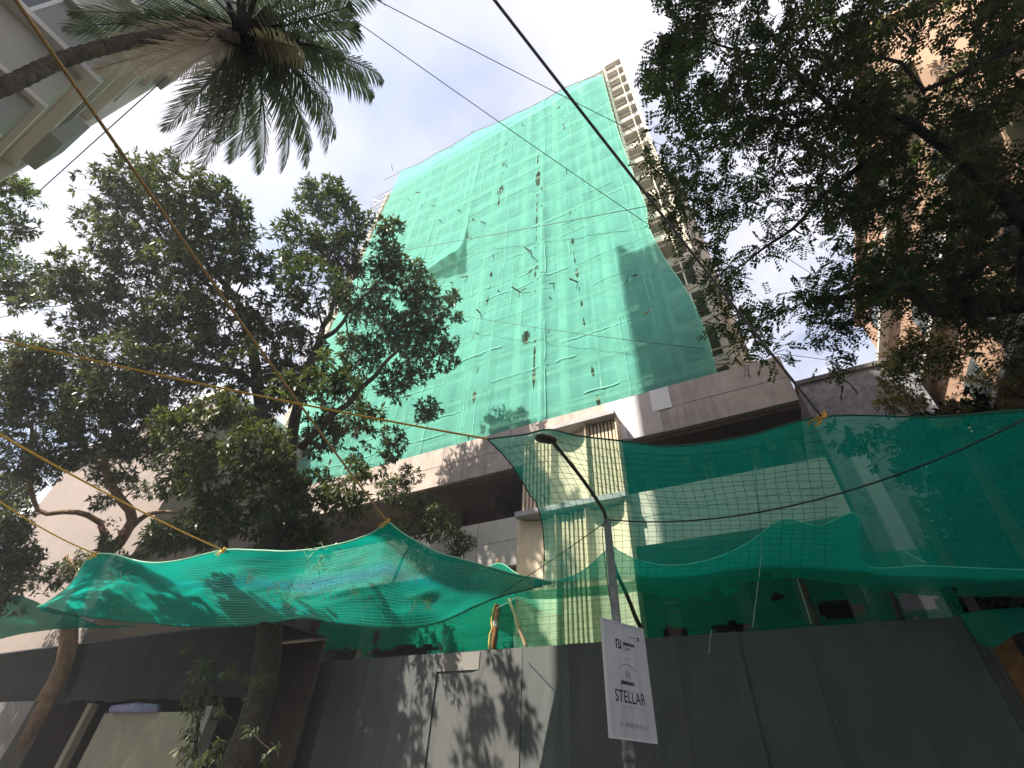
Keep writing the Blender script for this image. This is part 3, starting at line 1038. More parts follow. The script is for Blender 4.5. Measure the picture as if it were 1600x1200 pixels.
while x < 2.75:
    for z in np.arange(0.5, 4.2, 0.45):
        sc_.ball((x + 0.05, HY - 0.035, z), 0.013)
    x += 1.24
sc_.build('screws', MT['steel'], H)['kind'] = 'stuff'
for x0, x1, z0, z1 in ((-8.5, -7.2, 3.82, 4.22),):
    MB().box(x0, x1, HY - 0.028, HY - 0.02, z0, z1).build('patch', MT['hoard_pale'], H)
tag(MB().obox((2.86, 11.36, 0.1), Vector((0.3, 0.05, 0)), Vector((0, 0.1, 0)), Vector((0, 0, 4.1))).build('wooden_post', MT['wood_brown']),
    'broad brown wooden post at the right end of the grey hoarding', 'post')
tp = MB()  # black sheet standing in for the darkness of the gap
for k in range(13):
    for j in range(9):
        x = 3.2 + 4.2 * k / 12
        z = 0.1 + 3.95 * j / 8 + (0.25 * math.sin(k * 1.1) if j == 8 else 0)
        tp.v.append((x, 12.0 + 0.12 * math.sin(x * 3.1 + z) + 0.1 * noise.noise(Vector((x, z, 0))), z))
for k in range(12):
    for j in range(8):
        a = k * 9 + j
        tp.f.append((a, a + 9, a + 10, a + 1))
tag(tp.build('tarpaulin', MT['gap_black'], None, True), 'black sheet put in for the darkness of the gap right of the hoarding', 'tarpaulin')

# ------------------------------------------------------------------ kiosk behind the left trees
K = thing('street_kiosk', 'low kiosk with corrugated metal fascia, beige front wall and dark opening at the lower left', 'kiosk', (-17, 9.5, 0))
for q in range(-12, 9):
    x0 = -21.9 + q * 1.06
    mb = MB()
    n = 16
    for k in range(n + 1):
        x = x0 + 1.08 * k / n
        y = 9.0 + 0.045 * math.cos(k * math.pi) + 0.006 * (q % 2)
        mb.v += [(x, y, 3.0 + 0.03 * ((q * 5) % 3) + 0.015 * (k / n) * ((q * 7) % 4)), (x, y - 0.02 - 0.012 * (q % 3), 4.75)]
    for k in range(n):
        a = 2 * k
        mb.f.append((a, a + 2, a + 3, a + 1))
    mb.build('corrugated_sheet', MT['corrugated'], K)
MB().box(-18.6, -13.75, 9.1, 9.25, 0.1, 2.75).build('front_wall', MT['kiosk'], K)
MB().box(-13.74, -13.5, 9.0, 9.3, 0.1, 2.85).build('corner_post', MT['hoard_pale'], K)
MB().box(-19.6, -19.35, 9.0, 9.2, 0.1, 2.99).build('corner_post', MT['kiosk'], K)
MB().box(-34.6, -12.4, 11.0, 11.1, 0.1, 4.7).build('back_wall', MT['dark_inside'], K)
MB().box(-34.6, -12.4, 9.03, 11.2, 4.76, 4.82).build('roof_sheet', MT['corrugated'], K)
tag(MB().box(-25.5, -21.0, 8.2, 8.75, 0.1, 2.98).build('gate_pillar', MT['concrete_dark']), 'broad grey gate wall at the bottom left corner below the nets', 'wall')
tb = MB()
tb.tube([(-18.2, 9.06, 2.84), (-17, 9.02, 2.86), (-15.9, 9.05, 2.83)], [0.1, 0.13, 0.09], 8)
tag(tb.build('tarpaulin_roll', MT['tarp_blue'], None, True), 'rolled bluish tarpaulin lying on top of the beige kiosk wall', 'tarpaulin')

# ------------------------------------------------------------------ canopy nets
def interp_curve(curve, n):
    return curve_pts(curve, n)


def net_patch(name, label, rows, m, nu, nv, wr=0.05, sag=0.0, holes=(), parent=None, tintf=None, group=None, usag=0.0):
    """a net surface lofted through several edge curves (rows of points)"""
    R_ = [curve_pts(r, nu + 1) for r in rows]
    V, UV, TI = [], [], []
    L = sum((a - b).length for a, b in zip(R_[0], R_[0][1:]))
    H_ = sum((R_[k][nu // 2] - R_[k + 1][nu // 2]).length for k in range(len(R_) - 1))
    for k in range(nu + 1):
        colp = curve_pts([r[k] for r in R_], nv + 1)
        for j in range(nv + 1):
            p = colp[j].copy()
            s = math.sin(math.pi * j / nv)
            p.z -= sag * s
            w = wr * (0.25 + 0.75 * s)
            p.z += w * noise.noise(Vector((p.x * 0.9, p.y * 1.6, p.z * 1.3)))
            p.z += 0.5 * w * noise.noise(Vector((p.x * 0.8, p.y * 5.5, p.z * 4.5)))
            p.y += 0.8 * w * noise.noise(Vector((p.x * 0.7, p.y * 1.1, p.z * 3.3 + 4)))
            V.append(tuple(p)); UV.append((k / nu * L, j / nv * H_))
            TI.append(tintf(k / nu, j / nv) if tintf else 0.0)
    faces = []
    for k in range(nu):
        for j in range(nv):
            a = k * (nv + 1) + j
            c = tuple((V[a][q] + V[a + nv + 2][q]) / 2 for q in range(3))
            bad = False
            for (h, r, rz) in holes:
                e = ((c[0] - h[0]) / r) ** 2 + ((c[2] - h[2]) / rz) ** 2
                if e * (1 + 0.8 * noise.noise(Vector((c[0] * 6, 0, c[2] * 9)))) < 1:
                    bad = True
            if not bad:
                faces.append((a, a + nv + 1, a + nv + 2, a + 1))
    me = quad_mesh(name, np.array(V), np.array(faces).ravel(), 4, m, tint=np.array(TI), smooth=True, uvs=np.array(UV))
    o = link_mesh(name, me, parent)
    return o, np.array(V).reshape(nu + 1, nv + 1, 3)


def net_cords(name, G, parent, m, us, vs, r=0.004, off=(0, -0.01, -0.012), kink=0.0):
    """the knotted cords of the netting: thin lines that follow the net's surface"""
    mb = MB()
    o = Vector(off)
    nu, nv = G.shape[0] - 1, G.shape[1] - 1

    def P(u, v):
        u = min(max(u, 0), 1) * nu; v = min(max(v, 0), 1) * nv
        i, j = min(int(u), nu - 1), min(int(v), nv - 1)
        a, b = u - i, v - j
        return Vector(G[i, j] * (1 - a) * (1 - b) + G[i + 1, j] * a * (1 - b) + G[i, j + 1] * (1 - a) * b + G[i + 1, j + 1] * a * b) + o

    for v in vs[1]:
        n = vs[2]
        u0, u1 = vs[0]
        mb.tube([P(u0 + (u1 - u0) * k / n, v + kink * (k % 2)) for k in range(n + 1)], r, 3, False)
    for u in us[1]:
        n = us[2]
        v0, v1 = us[0]
        mb.tube([P(u + kink * (k % 2) * 0.3, v0 + (v1 - v0) * k / n) for k in range(n + 1)], r, 3, False)
    ob = mb.build(name, m, parent)
    ob['kind'] = 'stuff'
    return ob


def edge_rope(G_line, parent, m, r=0.012, name='edge_rope'):
    return MB().tube([Vector(p) for p in G_line], r, 5).build(name, m, parent)


# left canopy net
NL = thing('canopy_net', 'bright sunlit green net slung above the pavement and hung from yellow ropes', 'net', (-11, 8, 5))
kn1, kn2, kn3 = at(150, 866, Y=5.6), at(350, 860, Y=6.6), at(605, 815, Y=7.4)
topL = [at(58, 948, Y=6.0), at(105, 918, Y=5.7), kn1, at(245, 880, Y=6.1), kn2, at(450, 862, Y=6.9), at(520, 853, Y=7.15), at(565, 840, Y=7.3), at(592, 825, Y=7.38), kn3, at(620, 825, Y=7.55), at(645, 842, Y=7.85),
        at(695, 866, Y=8.4), at(790, 893, Y=10.0), at(862, 909, Y=11.0)]
midL = [at(60, 950, Y=6.2), at(115, 930, Y=6.5), at(180, 915, Y=7.0), at(260, 925, Y=7.4), at(350, 925, Y=7.9), at(450, 930, Y=8.0), at(510, 925, Y=8.2), at(550, 922, Y=8.35), at(585, 918, Y=8.45), at(605, 916, Y=8.5), at(630, 917, Y=8.6), at(660, 918, Y=8.8),
        at(710, 912, Y=9.1), at(790, 906, Y=10.1), at(862, 910, Y=11.05)]
botL = [at(62, 955, Y=6.4), at(150, 966, Y=7.6), at(230, 974, Y=8.2), at(310, 979, Y=8.9), at(390, 977, Y=8.9), at(470, 966, Y=9.1), at(520, 972, Y=9.2), at(600, 980, Y=9.2),
        at(680, 974, Y=9.4), at(770, 935, Y=10.1), at(862, 912, Y=11.1)]


def tintL(u, v):
    a = math.exp(-((u - 0.62 - 0.0) / 0.2) ** 2 - ((v - 0.42 - 0.1 * (u - 0.6)) / 0.07) ** 2)
    b = math.exp(-((v - (u - 0.12) * 1.9) / 0.06) ** 2) if 0.1 < u < 0.6 else 0
    return min(1, 0.9 * a + 0.15 * b)


o, GL = net_patch('net_sheet', '', [topL, midL, botL], MT['net_left'], 130, 40, 0.1, 0.0, parent=NL, tintf=tintL)
edge_rope(GL[:, 0], NL, MT['strand_pale'], 0.018)
# frayed, rolled lower hem
mbh = MB()
for k in range(2, 128):
    p = Vector(GL[k, -1]); q = Vector(GL[k + 1, -1])
    mbh.tube([p, q], 0.02 + 0.012 * abs(noise.noise(p * 3)), 4, False)
    for t in range(3):
        s = p.lerp(q, RNG.random())
        mbh.tube([s, s + Vector((RNG.uniform(-.06, .06), RNG.uniform(-.03, .03), RNG.uniform(-.1, .02)))], 0.005, 3, False)
mbh.build('hem', MT['strand'], NL)
net_cords('net_cord', GL, NL, MT['strand_pale'], ((0.3, 0.98), [], 1), ((0.36, 0.97), [0.1 + 0.033 * k for k in range(27)], 60), 0.0045, kink=0.002)
net_cords('net_cord', GL, NL, MT['strand_pale'], ((0.1, 0.98), [0.62 + 0.018 * k for k in range(20)], 24), ((0, 1), [], 1), 0.003, kink=0.004)

# scrap of the same net further left
NF_ = thing('far_net', 'darker green net scrap hanging at the left edge beyond the bright canopy net', 'net', (-22, 7, 5))
o, G_ = net_patch('net_sheet', '', [[at(-90, 915, Y=6.4), at(-20, 922, Y=6.4), at(40, 934, Y=6.3), at(75, 950, Y=6.4), at(120, 962, Y=7.2)],
                                     [at(-90, 960, Y=6.8), at(-20, 962, Y=6.8), at(40, 965, Y=7.0), at(90, 972, Y=7.2), at(150, 974, Y=7.8)],
                                     [at(-90, 1012, Y=7.2), at(-20, 1003, Y=7.2), at(40, 990, Y=7.4), at(110, 982, Y=7.8), at(215, 981, Y=8.4)]],
                   MT['net_far'], 30, 16, 0.1, parent=NF_)
edge_rope(G_[:, 0], NF_, MT['strand'], 0.015)

# right canopy net
NR = thing('street_net', 'large see through green net slung from the lamp post towards the right', 'net', (0, 8, 5.5))
cL, cLamp, cR = at(762, 686, Y=5.3), at(858, 671, Y=5.45), at(1284, 651, Y=6.5)
topR = [cL, at(815, 680, Y=5.35), cLamp, at(905, 680, Y=5.55), at(1000, 693, Y=5.8), at(1060, 696, Y=5.95), at(1170, 681, Y=6.2), cR, at(1440, 651, Y=6.7), at(1600, 640, Y=7.0), at(1760, 628, Y=7.3)]
mid1R = [at(806, 735, Y=6.6), at(850, 735, Y=6.8), at(890, 738, Y=6.9), at(940, 745, Y=7.0), at(1020, 750, Y=7.1), at(1080, 752, Y=7.2), at(1180, 745, Y=7.4), at(1290, 735, Y=7.6), at(1440, 735, Y=7.7), at(1600, 730, Y=7.9), at(1780, 720, Y=8.2)]
mid2R = [at(846, 815, Y=8.8), at(880, 815, Y=8.9), at(915, 817, Y=8.9), at(960, 820, Y=9.0), at(1030, 822, Y=9.1), at(1090, 822, Y=9.1), at(1190, 820, Y=9.2), at(1300, 815, Y=9.2), at(1440, 820, Y=9.2), at(1600, 820, Y=9.3), at(1800, 815, Y=9.5)]
botR = [at(850, 906, Y=11.0), at(885, 908, Y=11.0), at(930, 908, Y=11.0), at(980, 906, Y=11.0), at(1040, 906, Y=11.0), at(1100, 903, Y=11.0), at(1200, 893, Y=11.0), at(1310, 895, Y=11.0), at(1450, 903, Y=11.0), at(1600, 908, Y=11.0), at(1820, 910, Y=11.0)]
o, GR = net_patch('net_sheet', '', [topR, mid1R, mid2R, botR], MT['net_right'], 110, 44, 0.1, parent=NR)
edge_rope(GR[:, 0], NR, MT['strand'], 0.014)
edge_rope(GR[0, :], NR, MT['cable'], 0.014)
net_cords('net_cord', GR, NR, MT['strand'], ((0.04, 0.98), [0.008 + 0.0185 * k for k in range(32)], 40), ((0.0, 0.6), [0.06 + 0.042 * k for k in range(22)], 60), 0.0042, kink=0.003)

# scalloped band of net hung along the top of the hoarding
NBD = thing('scalloped_net', 'dense green net band with scalloped top edge tied along the poles above the hoarding', 'net', (-1, 11, 5))
yb = 11.12
topB = [at(735, 903, Y=yb), at(778, 880, Y=yb), at(812, 898, Y=yb), at(862, 907, Y=yb), at(910, 892, Y=yb), at(953, 856, Y=yb), at(968, 862, Y=yb), at(1000, 876, Y=yb), at(1050, 884, Y=yb),
        at(1110, 874, Y=yb), at(1170, 848, Y=yb), at(1222, 812, Y=yb), at(1280, 821, Y=yb), at(1338, 803, Y=yb), at(1348, 880, Y=yb), at(1450, 884, Y=yb), at(1600, 890, Y=yb), at(1760, 892, Y=yb)]
midB = [at(738, 910, Y=10.95), at(782, 905, Y=10.9), at(815, 915, Y=10.85), at(862, 922, Y=10.8), at(910, 914, Y=10.8), at(955, 900, Y=10.8), at(972, 902, Y=10.8), at(1002, 906, Y=10.8), at(1050, 912, Y=10.8),
        at(1110, 905, Y=10.8), at(1172, 880, Y=10.85), at(1224, 866, Y=10.85), at(1282, 868, Y=10.85), at(1340, 862, Y=10.85), at(1350, 898, Y=10.85), at(1450, 908, Y=10.85), at(1600, 912, Y=10.85), at(1780, 912, Y=10.9)]
botB = [at(740, 916, Y=11.0), at(788, 927, Y=10.9), at(820, 934, Y=10.9), at(862, 936, Y=10.9), at(910, 932, Y=10.9), at(955, 930, Y=10.9), at(975, 927, Y=10.9), at(1005, 924, Y=10.9), at(1055, 934, Y=10.9),
        at(1115, 938, Y=10.9), at(1180, 910, Y=10.95), at(1228, 903, Y=10.95), at(1284, 908, Y=10.95), at(1340, 914, Y=10.95), at(1352, 918, Y=10.95), at(1450, 931, Y=10.95), at(1600, 932, Y=10.95), at(1800, 935, Y=11.0)]
holesB = [(at(1165, 914, Y=10.95), 0.22, 0.06), (at(1120, 928, Y=10.9), 0.16, 0.09), (at(1085, 936, Y=10.9), 0.16, 0.04), (at(1480, 925, Y=10.95), 0.14, 0.06), (at(1200, 898, Y=10.9), 0.08, 0.03)]
o, GB = net_patch('net_sheet', '', [topB, midB, botB], MT['net_band'], 220, 20, 0.045, holes=holesB, parent=NBD)
edge_rope(GB[:, 0], NBD, MT['strand_pale'], 0.011)
net_cords('net_cord', GB, NBD, MT['strand'], ((0.05, 0.95), [0.005 + 0.009 * k for k in range(22)], 10), ((0.0, 0.22), [0.12 * k + 0.1 for k in range(7)], 30), 0.004, kink=0.003)

# net fence standing on the hoarding
NK = thing('fence_net', 'torn dark green net stretched upright along the top edge of the hoarding', 'net', (-5, 11.7, 4.3))
xs_ = [-13.6, -11.5, -9.5, -8.0, -6.5, -5.0, -3.6, -2.2, -0.8, 0.6, 1.8, 2.8]
rowT = [Vector((x, 11.75, 5.62 + 0.1 * math.sin(x * 1.9))) for x in xs_]
rowB = [Vector((x, 11.68, 4.1)) for x in xs_]
holesK = [((-12.3, 11.7, 4.42), 0.9, 0.16), ((-9.9, 11.7, 4.4), 1.2, 0.13), ((-2.3, 11.7, 4.35), 0.28, 0.12), ((-1.1, 11.7, 4.38), 0.35, 0.1), ((0.9, 11.7, 4.55), 0.4, 0.2), ((-11, 11.7, 4.8), 0.12, 0.22),
          ((-0.1, 11.7, 4.9), 0.1, 0.06), ((2.2, 11.7, 4.6), 0.3, 0.25)]
o, GK = net_patch('net_sheet', '', [rowT, [a.lerp(b, 0.5) + Vector((0, -0.06, 0)) for a, b in zip(rowT, rowB)], rowB], MT['net_back'], 190, 18, 0.05, holes=holesK, parent=NK)
net_cords('net_cord', GK, NK, MT['strand'], ((0.02, 0.98), [0.42 + 0.012 * k for k in range(20)], 10), ((0.42, 0.66), [0.12 + 0.11 * k for k in range(8)], 30), 0.004, kink=0.003)

# net hanging beyond the right end of the hoarding
NE = thing('gate_net', 'green net hem drooping over the dark gap at the right end of the hoarding', 'net', (4.5, 11, 4.5))
o, G_ = net_patch('net_sheet', '', [[at(1500, 960, Y=11.2), at(1550, 952, Y=11.2), at(1620, 948, Y=11.2), at(1720, 945, Y=11.2)],
                                     [at(1515, 985, Y=11.1), at(1555, 985, Y=11.1), at(1620, 975, Y=11.1), at(1720, 970, Y=11.1)],
                                     [at(1530, 1005, Y=11.0), at(1555, 1012, Y=11.0), at(1600, 988, Y=11.0), at(1720, 985, Y=11.0)]], MT['net_band'], 30, 10, 0.06, parent=NE)

# dry twigs caught on the left net
def on_net(G, px, py):
    P_ = G.reshape(-1, 3)
    d = P_ - np.array(CAM)
    cx = d @ np.array(R_RIGHT); cy = d @ np.array(R_DOWN); cz = d @ np.array(R_FWD)
    e = (cx / cz * F + 800 - px) ** 2 + (cy / cz * F + 600 - py) ** 2
    return Vector(P_[int(np.argmin(e))])


lab = ['sparse dry twigs on the net below the leftmost yellow knot', 'wide tangle of dry twigs in the middle of the bright net', 'dry twigs near the upper edge of the bright net left of its peak',
       'small dry sprig under the blue fold of the bright net', 'pale hanging sprig at the right part of the bright net', 'thin dry twigs by the second yellow knot',
       'bundle of dry twigs along the fold at the centre of the bright net', 'few dry leaves scattered low on the left lobe of the net', 'dark dead leaf lying alone below the peak of the bright net']
for q, (px, py, r, n) in enumerate(((195, 905, .5, 26), (478, 925, .75, 60), (508, 868, .5, 34), (562, 925, .3, 16), (658, 935, .35, 20), (395, 893, .4, 22), (445, 918, .5, 36), (205, 948, .5, 14), (655, 884, .12, 4))):
    mb = MB()
    for k in range(n):
        a = RNG.uniform(0, 6.28); rr = r * RNG.random() ** 0.6
        c = on_net(GL, px + rr * math.cos(a) * 70, py + rr * math.sin(a) * 38) + Vector((0, -0.02, -0.03))
        d = Vector((RNG.uniform(-1, 1), RNG.uniform(-.3, .3), RNG.uniform(-1, .5))).normalized() * RNG.uniform(.08, .26)
        mb.tube([c, c + d], 0.005, 3, False)
        if k % 2:
            s = Vector((RNG.uniform(-1, 1), RNG.uniform(-1, 1), RNG.uniform(-1, 0))).normalized() * 0.09
            i0 = len(mb.v)
            w = s.cross(d).normalized() * 0.018
            mb.v += [tuple(c + d), tuple(c + d + s * .5 + w), tuple(c + d + s), tuple(c + d + s * .5 - w)]
            mb.f.append((i0, i0 + 1, i0 + 2, i0 + 3))
    tag(mb.build('dry_twigs', MT['twig_pale']), lab[q], 'twigs', 'dry twigs caught on the left net', 'stuff' if n > 6 else None)

# ------------------------------------------------------------------ poles above the hoarding
def pole(name, a, b, r0, r1, m, label, n=8, wob=0.02):
    a, b = Vector(a), Vector(b)
    pts = [a.lerp(b, k / 6) + Vector((RNG.uniform(-1, 1), RNG.uniform(-1, 1), 0)) * (wob if 0 < k < 6 else 0) for k in range(7)]
    o = MB().tube(pts, [r0 + (r1 - r0) * k / 6 for k in range(7)], n).build(name, m, None, True)
    return tag(o, label, 'pole')


wp = thing('wooden_post', 'short reddish brown wooden post with yellow rope tied to it above the hoarding', 'post', tuple(at(770, 1015, Y=11.65)))
a, b = at(768, 1040, Y=11.65), at(777, 945, Y=11.65)
MB().tube([a, a.lerp(b, .5), b], [0.075, 0.08, 0.07], 8).build('post', MT['wood_brown'], wp, True)
mb = MB()
for k in range(5):
    c = a.lerp(b, 0.62 + 0.02 * k)
    mb.tube([c + Vector((0.085 * math.cos(t * 0.7), 0.085 * math.sin(t * 0.7), 0)) for t in range(10)], 0.008, 4)
mb.build('lashing', MT['rope_white'], wp)
mb = MB()
mb.tube([b + Vector((0, -.08, .02)), b + Vector((-.06, -.1, -.15)), b + Vector((-.1, -.1, -.45)), b + Vector((-.05, -.1, -.6)), b + Vector((-.12, -.1, -.75)), a + Vector((-.06, -.1, .12))], 0.016, 6)
mb.tube([a + Vector((-.1, -.09, .1)), a + Vector((.08, -.09, .12))], 0.02, 6)
mb.build('tied_rope', MT['rope_yellow'], wp)
pole('bamboo_stub', at(782, 905, Y=11.2), at(776, 874, Y=11.2), 0.05, 0.055, MT['bark_brown'], 'dark knobbly stump end of a pole that holds up the scalloped net')
pole('bamboo_prop', at(824, 1020, Y=11.62), at(795, 935, Y=11.4), 0.045, 0.04, MT['bamboo'], 'slanting bamboo prop in front of the cream bay, right of the brown post')
pole('bamboo_prop', at(1003, 985, Y=11.62), at(950, 862, Y=11.2), 0.05, 0.045, MT['pole_dark'], 'dark slanting prop just right of the lamp post, above the sign')
pole('bamboo_prop', at(1282, 985, Y=11.62), at(1250, 905, Y=11.5), 0.06, 0.06, MT['pole_dark'], 'thick dark prop behind the net above the middle of the right hoarding')
pole('bamboo_prop', at(1412, 970, Y=11.62), at(1385, 915, Y=11.5), 0.05, 0.05, MT['pole_dark'], 'dark prop behind the net, furthest right above the hoarding')
pole('bamboo_prop', at(1222, 900, Y=11.3), at(1222, 812, Y=11.2), 0.03, 0.03, MT['pole_dark'], 'thin upright pole under the peak of the scalloped net')

# ------------------------------------------------------------------ lamp post and sign
LPX, LPY = -2.16, 7.0
LP = thing('street_lamp', 'grey steel street lamp post with a bent arm and dark head under the right net', 'street lamp', (LPX, LPY, 0))
MB().tube([(LPX, LPY, 0), (LPX, LPY, 2.3), (LPX, LPY, 5.0)], [0.078, 0.07, 0.058], 14).build('pole', MT['steel'], LP, True)
MB().tube([(LPX, LPY, 1.9), (LPX, LPY, 2.02)], 0.085, 14).build('collar', MT['steel'], LP, True)
hd = Vector((-2.44, 5.45, 5.66))
armp = curve_pts([(LPX, LPY, 4.75), (LPX - .003, LPY - 0.03, 5.02), (LPX - .03, LPY - 0.25, 5.16), (-2.3, 6.2, 5.42), tuple(hd)], 12)
MB().tube(armp, 0.03, 8).build('arm', MT['lamp'], LP, True)
ad = Vector((-0.8, -0.62, 0.05)).normalized()
head = MB()
side = Vector((0.62, -0.8, 0)).normalized(); upv = side.cross(ad).normalized()
if upv.z < 0: upv = -upv
for k, (s, w, h) in enumerate(((0, .035, .035), (.03, .07, .045), (.1, .095, .06), (.24, .1, .055), (.31, .07, .04), (.33, .03, .025))):
    for t in range(12):
        an = 2 * math.pi * t / 12
        head.v.append(tuple(hd + ad * (s - 0.08) + side * (w * math.cos(an)) + upv * (h * math.sin(an))))
for k in range(5):
    for t in range(12):
        a0 = k * 12 + t; a1 = k * 12 + (t + 1) % 12
        head.f.append((a0, a1, a1 + 12, a0 + 12))
head.f.append(tuple(range(11, -1, -1))); head.f.append(tuple(60 + t for t in range(12)))
head.build('lamp_head', MT['lamp'], LP, True)

SGa, SGb = Vector((-2.225, 6.6, 0)), Vector((-1.885, 7.29, 0))
ux = (SGb - SGa).normalized()
W_ = (SGb - SGa).length
nx = Vector((0.9, -0.43, 0)).normalized()
z0s, z1s = 2.12, 3.39
SG = thing('advertising_sign', 'white upright advertising board reading STELLAR strapped to the lamp post', 'sign', (SGa.x, SGa.y, z0s))
SGO = Vector((SGa.x, SGa.y, z0s))
MB().obox(SGO - nx * 0.03, ux * W_, nx * 0.03, Vector((0, 0, z1s - z0s))).build('board', MT['sign_white'], SG)
fr = MB()
e = 0.018
fr.obox(SGO - nx * 0.034 - ux * e, ux * e, nx * 0.042, Vector((0, 0, z1s - z0s)))
fr.obox(SGO - nx * 0.034 + ux * W_, ux * e, nx * 0.042, Vector((0, 0, z1s - z0s)))
fr.obox(SGO - nx * 0.034 - ux * e + Vector((0, 0, z1s - z0s)), ux * (W_ + 2 * e), nx * 0.042, Vector((0, 0, e)))
fr.obox(SGO - nx * 0.034 - ux * e - Vector((0, 0, e)), ux * (W_ + 2 * e), nx * 0.042, Vector((0, 0, e)))
fr.build('frame', MT['sign_frame'], SG)
st = MB()
for z in (2.4, 3.1):
    st.tube([Vector((LPX, LPY, z)) + Vector((math.cos(t * .7), math.sin(t * .7), 0)) * 0.085 for t in range(10)], 0.008, 4)
st.build('strap', MT['steel'], SG)


def sp(u, v, o=0.002):
    """u,v in sign units: 0..1 across, 0..1 up"""
    return SGO + ux * (u * W_) + Vector((0, 0, v * (z1s - z0s))) + nx * o


def text(body, u, v, size, m, sx=1.0, bold=0.0, align='CENTER'):
    cu = bpy.data.curves.new('lettering', 'FONT')
    cu.body = body
    cu.size = size
    cu.align_x = align
    cu.offset = bold
    cu.fill_mode = 'BOTH'
    cu.extrude = 0.0004
    cu.materials.append(m)
    tmp = bpy.data.objects.new('lettering_source', cu)
    C.objects.link(tmp)
    dg = bpy.context.evaluated_depsgraph_get()
    me = bpy.data.meshes.new_from_object(tmp.evaluated_get(dg))
    bpy.data.objects.remove(tmp)
    me.name = 'lettering'
    o = bpy.data.objects.new('lettering', me)
    C.objects.link(o)
    o.parent = SG
    RM = Matrix((ux, Vector((0, 0, 1)), nx)).transposed().to_4x4()
    loc = sp(u, v) - SGO
    o.matrix_local = Matrix.Translation(loc) @ RM @ Matrix.Diagonal((sx, 1, 1, 1))
    return o


text('STELLAR', 0.5, 0.285, 0.185, MT['sign_dark'], 0.78, 0.001)
text('platinum', 0.47, 0.44, 0.07, MT['sign_dark'], 1.0, 0.003)
text('platinum', 0.45, 0.80, 0.066, MT['sign_dark'], 0.95, 0.003, 'LEFT')
text('CORP.', 0.45, 0.755, 0.05, MT['sign_dark'], 1.0, 0.0, 'LEFT')
text('98 98 98 41 62', 0.57, 0.085, 0.07, MT['sign_grey'], 0.85, 0.001)


def plate(quads, m, name):
    mb = MB()
    for u0, v0, u1, v1 in quads:
        mb.obox(sp(u0, v0, 0.0005), ux * ((u1 - u0) * W_), nx * 0.0015, Vector((0, 0, (v1 - v0) * (z1s - z0s))))
    return mb.build(name, m, SG)


plate([(.27, .755, .295, .845), (.297, .825, .345, .845), (.375, .755, .40, .845), (.322, .755, .373, .775), (.325, .785, .355, .815)], MT['sign_dark'], 'logo')
plate([(.82, .895, .88, .905), (.82, .87, .88, .88), (.82, .882, .835, .893), (.845, .882, .86, .893)], MT['sign_dark'], 'corner_mark')
plate([(.60, .885, .78, .897)], MT['sign_grey'], 'fine_print')
plate([(.44, .665, .54, .672)], MT['sign_grey'], 'fine_print')
plate([(.25, .245, .78, .25)], MT['sign_grey'], 'fine_print')
plate([(.44, .5, .455, .56), (.465, .5, .48, .57), (.49, .5, .505, .565), (.515, .5, .53, .555), (.54, .5, .55, .55)], MT['sign_grey'], 'emblem')
mb = MB()
pts = [sp(.5 + .2 * math.cos(math.radians(a)), .555 + .065 * math.sin(math.radians(a)), 0.002) for a in range(15, 170, 12)]
mb.tube(pts, 0.004, 4)
mb.build('emblem_arc', MT['sign_grey'], SG)
mb = MB()
mb.tube([sp(.24 + .035 * math.cos(t * .52), .105 + .021 * math.sin(t * .52), 0.002) for t in range(13)], 0.003, 4)
mb.tube([sp(.228, .112, .002), sp(.236, .1, .002), sp(.252, .095, .002)], 0.004, 4)
mb.build('phone_icon', MT['sign_grey'], SG)

# ------------------------------------------------------------------ ropes, cables and wires
def rope(name, a, b, sag, r, m, label, cat, group=None, knot=False, r2=None, ext=0.0, n=16):
    a, b = Vector(a), Vector(b)
    if ext:
        a = a + (a - b) * ext
    pts = sag_line(a, b, sag, n)
    if not knot:
        o = MB().tube(pts, r, 6).build(name, m, None, True)
        return tag(o, label, cat, group)
    t = thing(name, label, cat, tuple(b), group)
    MB().tube(pts, r, 6).build('rope', m, t, True)
    kb = MB()
    for k in range(3):
        an = k * 1.3
        kb.tube([b + Vector((math.cos(q * .6 + an) * .055, math.sin(q * .6) * .05, math.sin(q * .6 + an * 2) * .05)) for q in range(11)], r * 0.85, 5)
    kb.tube([b, b + Vector((-.1, -.03, -.03)), b + Vector((-.2, -.05, -.1))], r * 0.8, 5)
    kb.tube([b, b + Vector((-.05, -.03, -.1)), b + Vector((-.13, -.02, -.14))], r * 0.8, 5)
    kb.build('knot', MT['rope_yellow'], t, True)
    return t


rope('rope', at(35, 0, d=4.8), kn3, 0.12, 0.02, MT['rope_brown'], 'long brown rope from the top left corner down to the peak of the bright net', 'rope', 'ropes that hold the nets', True, ext=0.25, n=24)
rope('rope', at(-20, 521, d=7.5), cL, 0.1, 0.018, MT['rope_yellow'], 'yellow rope crossing the mango tree towards the left corner of the see through net', 'rope', 'ropes that hold the nets', False, ext=0.2)
rope('rope', at(-20, 660, d=7.0), kn2, 0.1, 0.018, MT['rope_yellow'], 'yellow rope ending at the middle knot of the bright net', 'rope', 'ropes that hold the nets', True, ext=0.2)
rope('rope', at(-20, 762, d=9.5), kn1, 0.12, 0.018, MT['rope_yellow'], 'shortest yellow rope ending at the leftmost knot of the bright net', 'rope', 'ropes that hold the nets', True, ext=0.2)
rope('rope', at(774, 0, d=5.0), cR, 0.08, 0.018, MT['cable_grey'], 'thick dark rope from the top edge down across the tower to the right net corner', 'rope', 'ropes that hold the nets', True, ext=0.2, n=24)
rope('rope', at(555, 962, Y=10.9) if False else at(775, 951, Y=11.6), at(848, 906, Y=11.0), 0.03, 0.01, MT['rope_white'], 'short pale rope from the brown post to the fold of the net', 'rope')
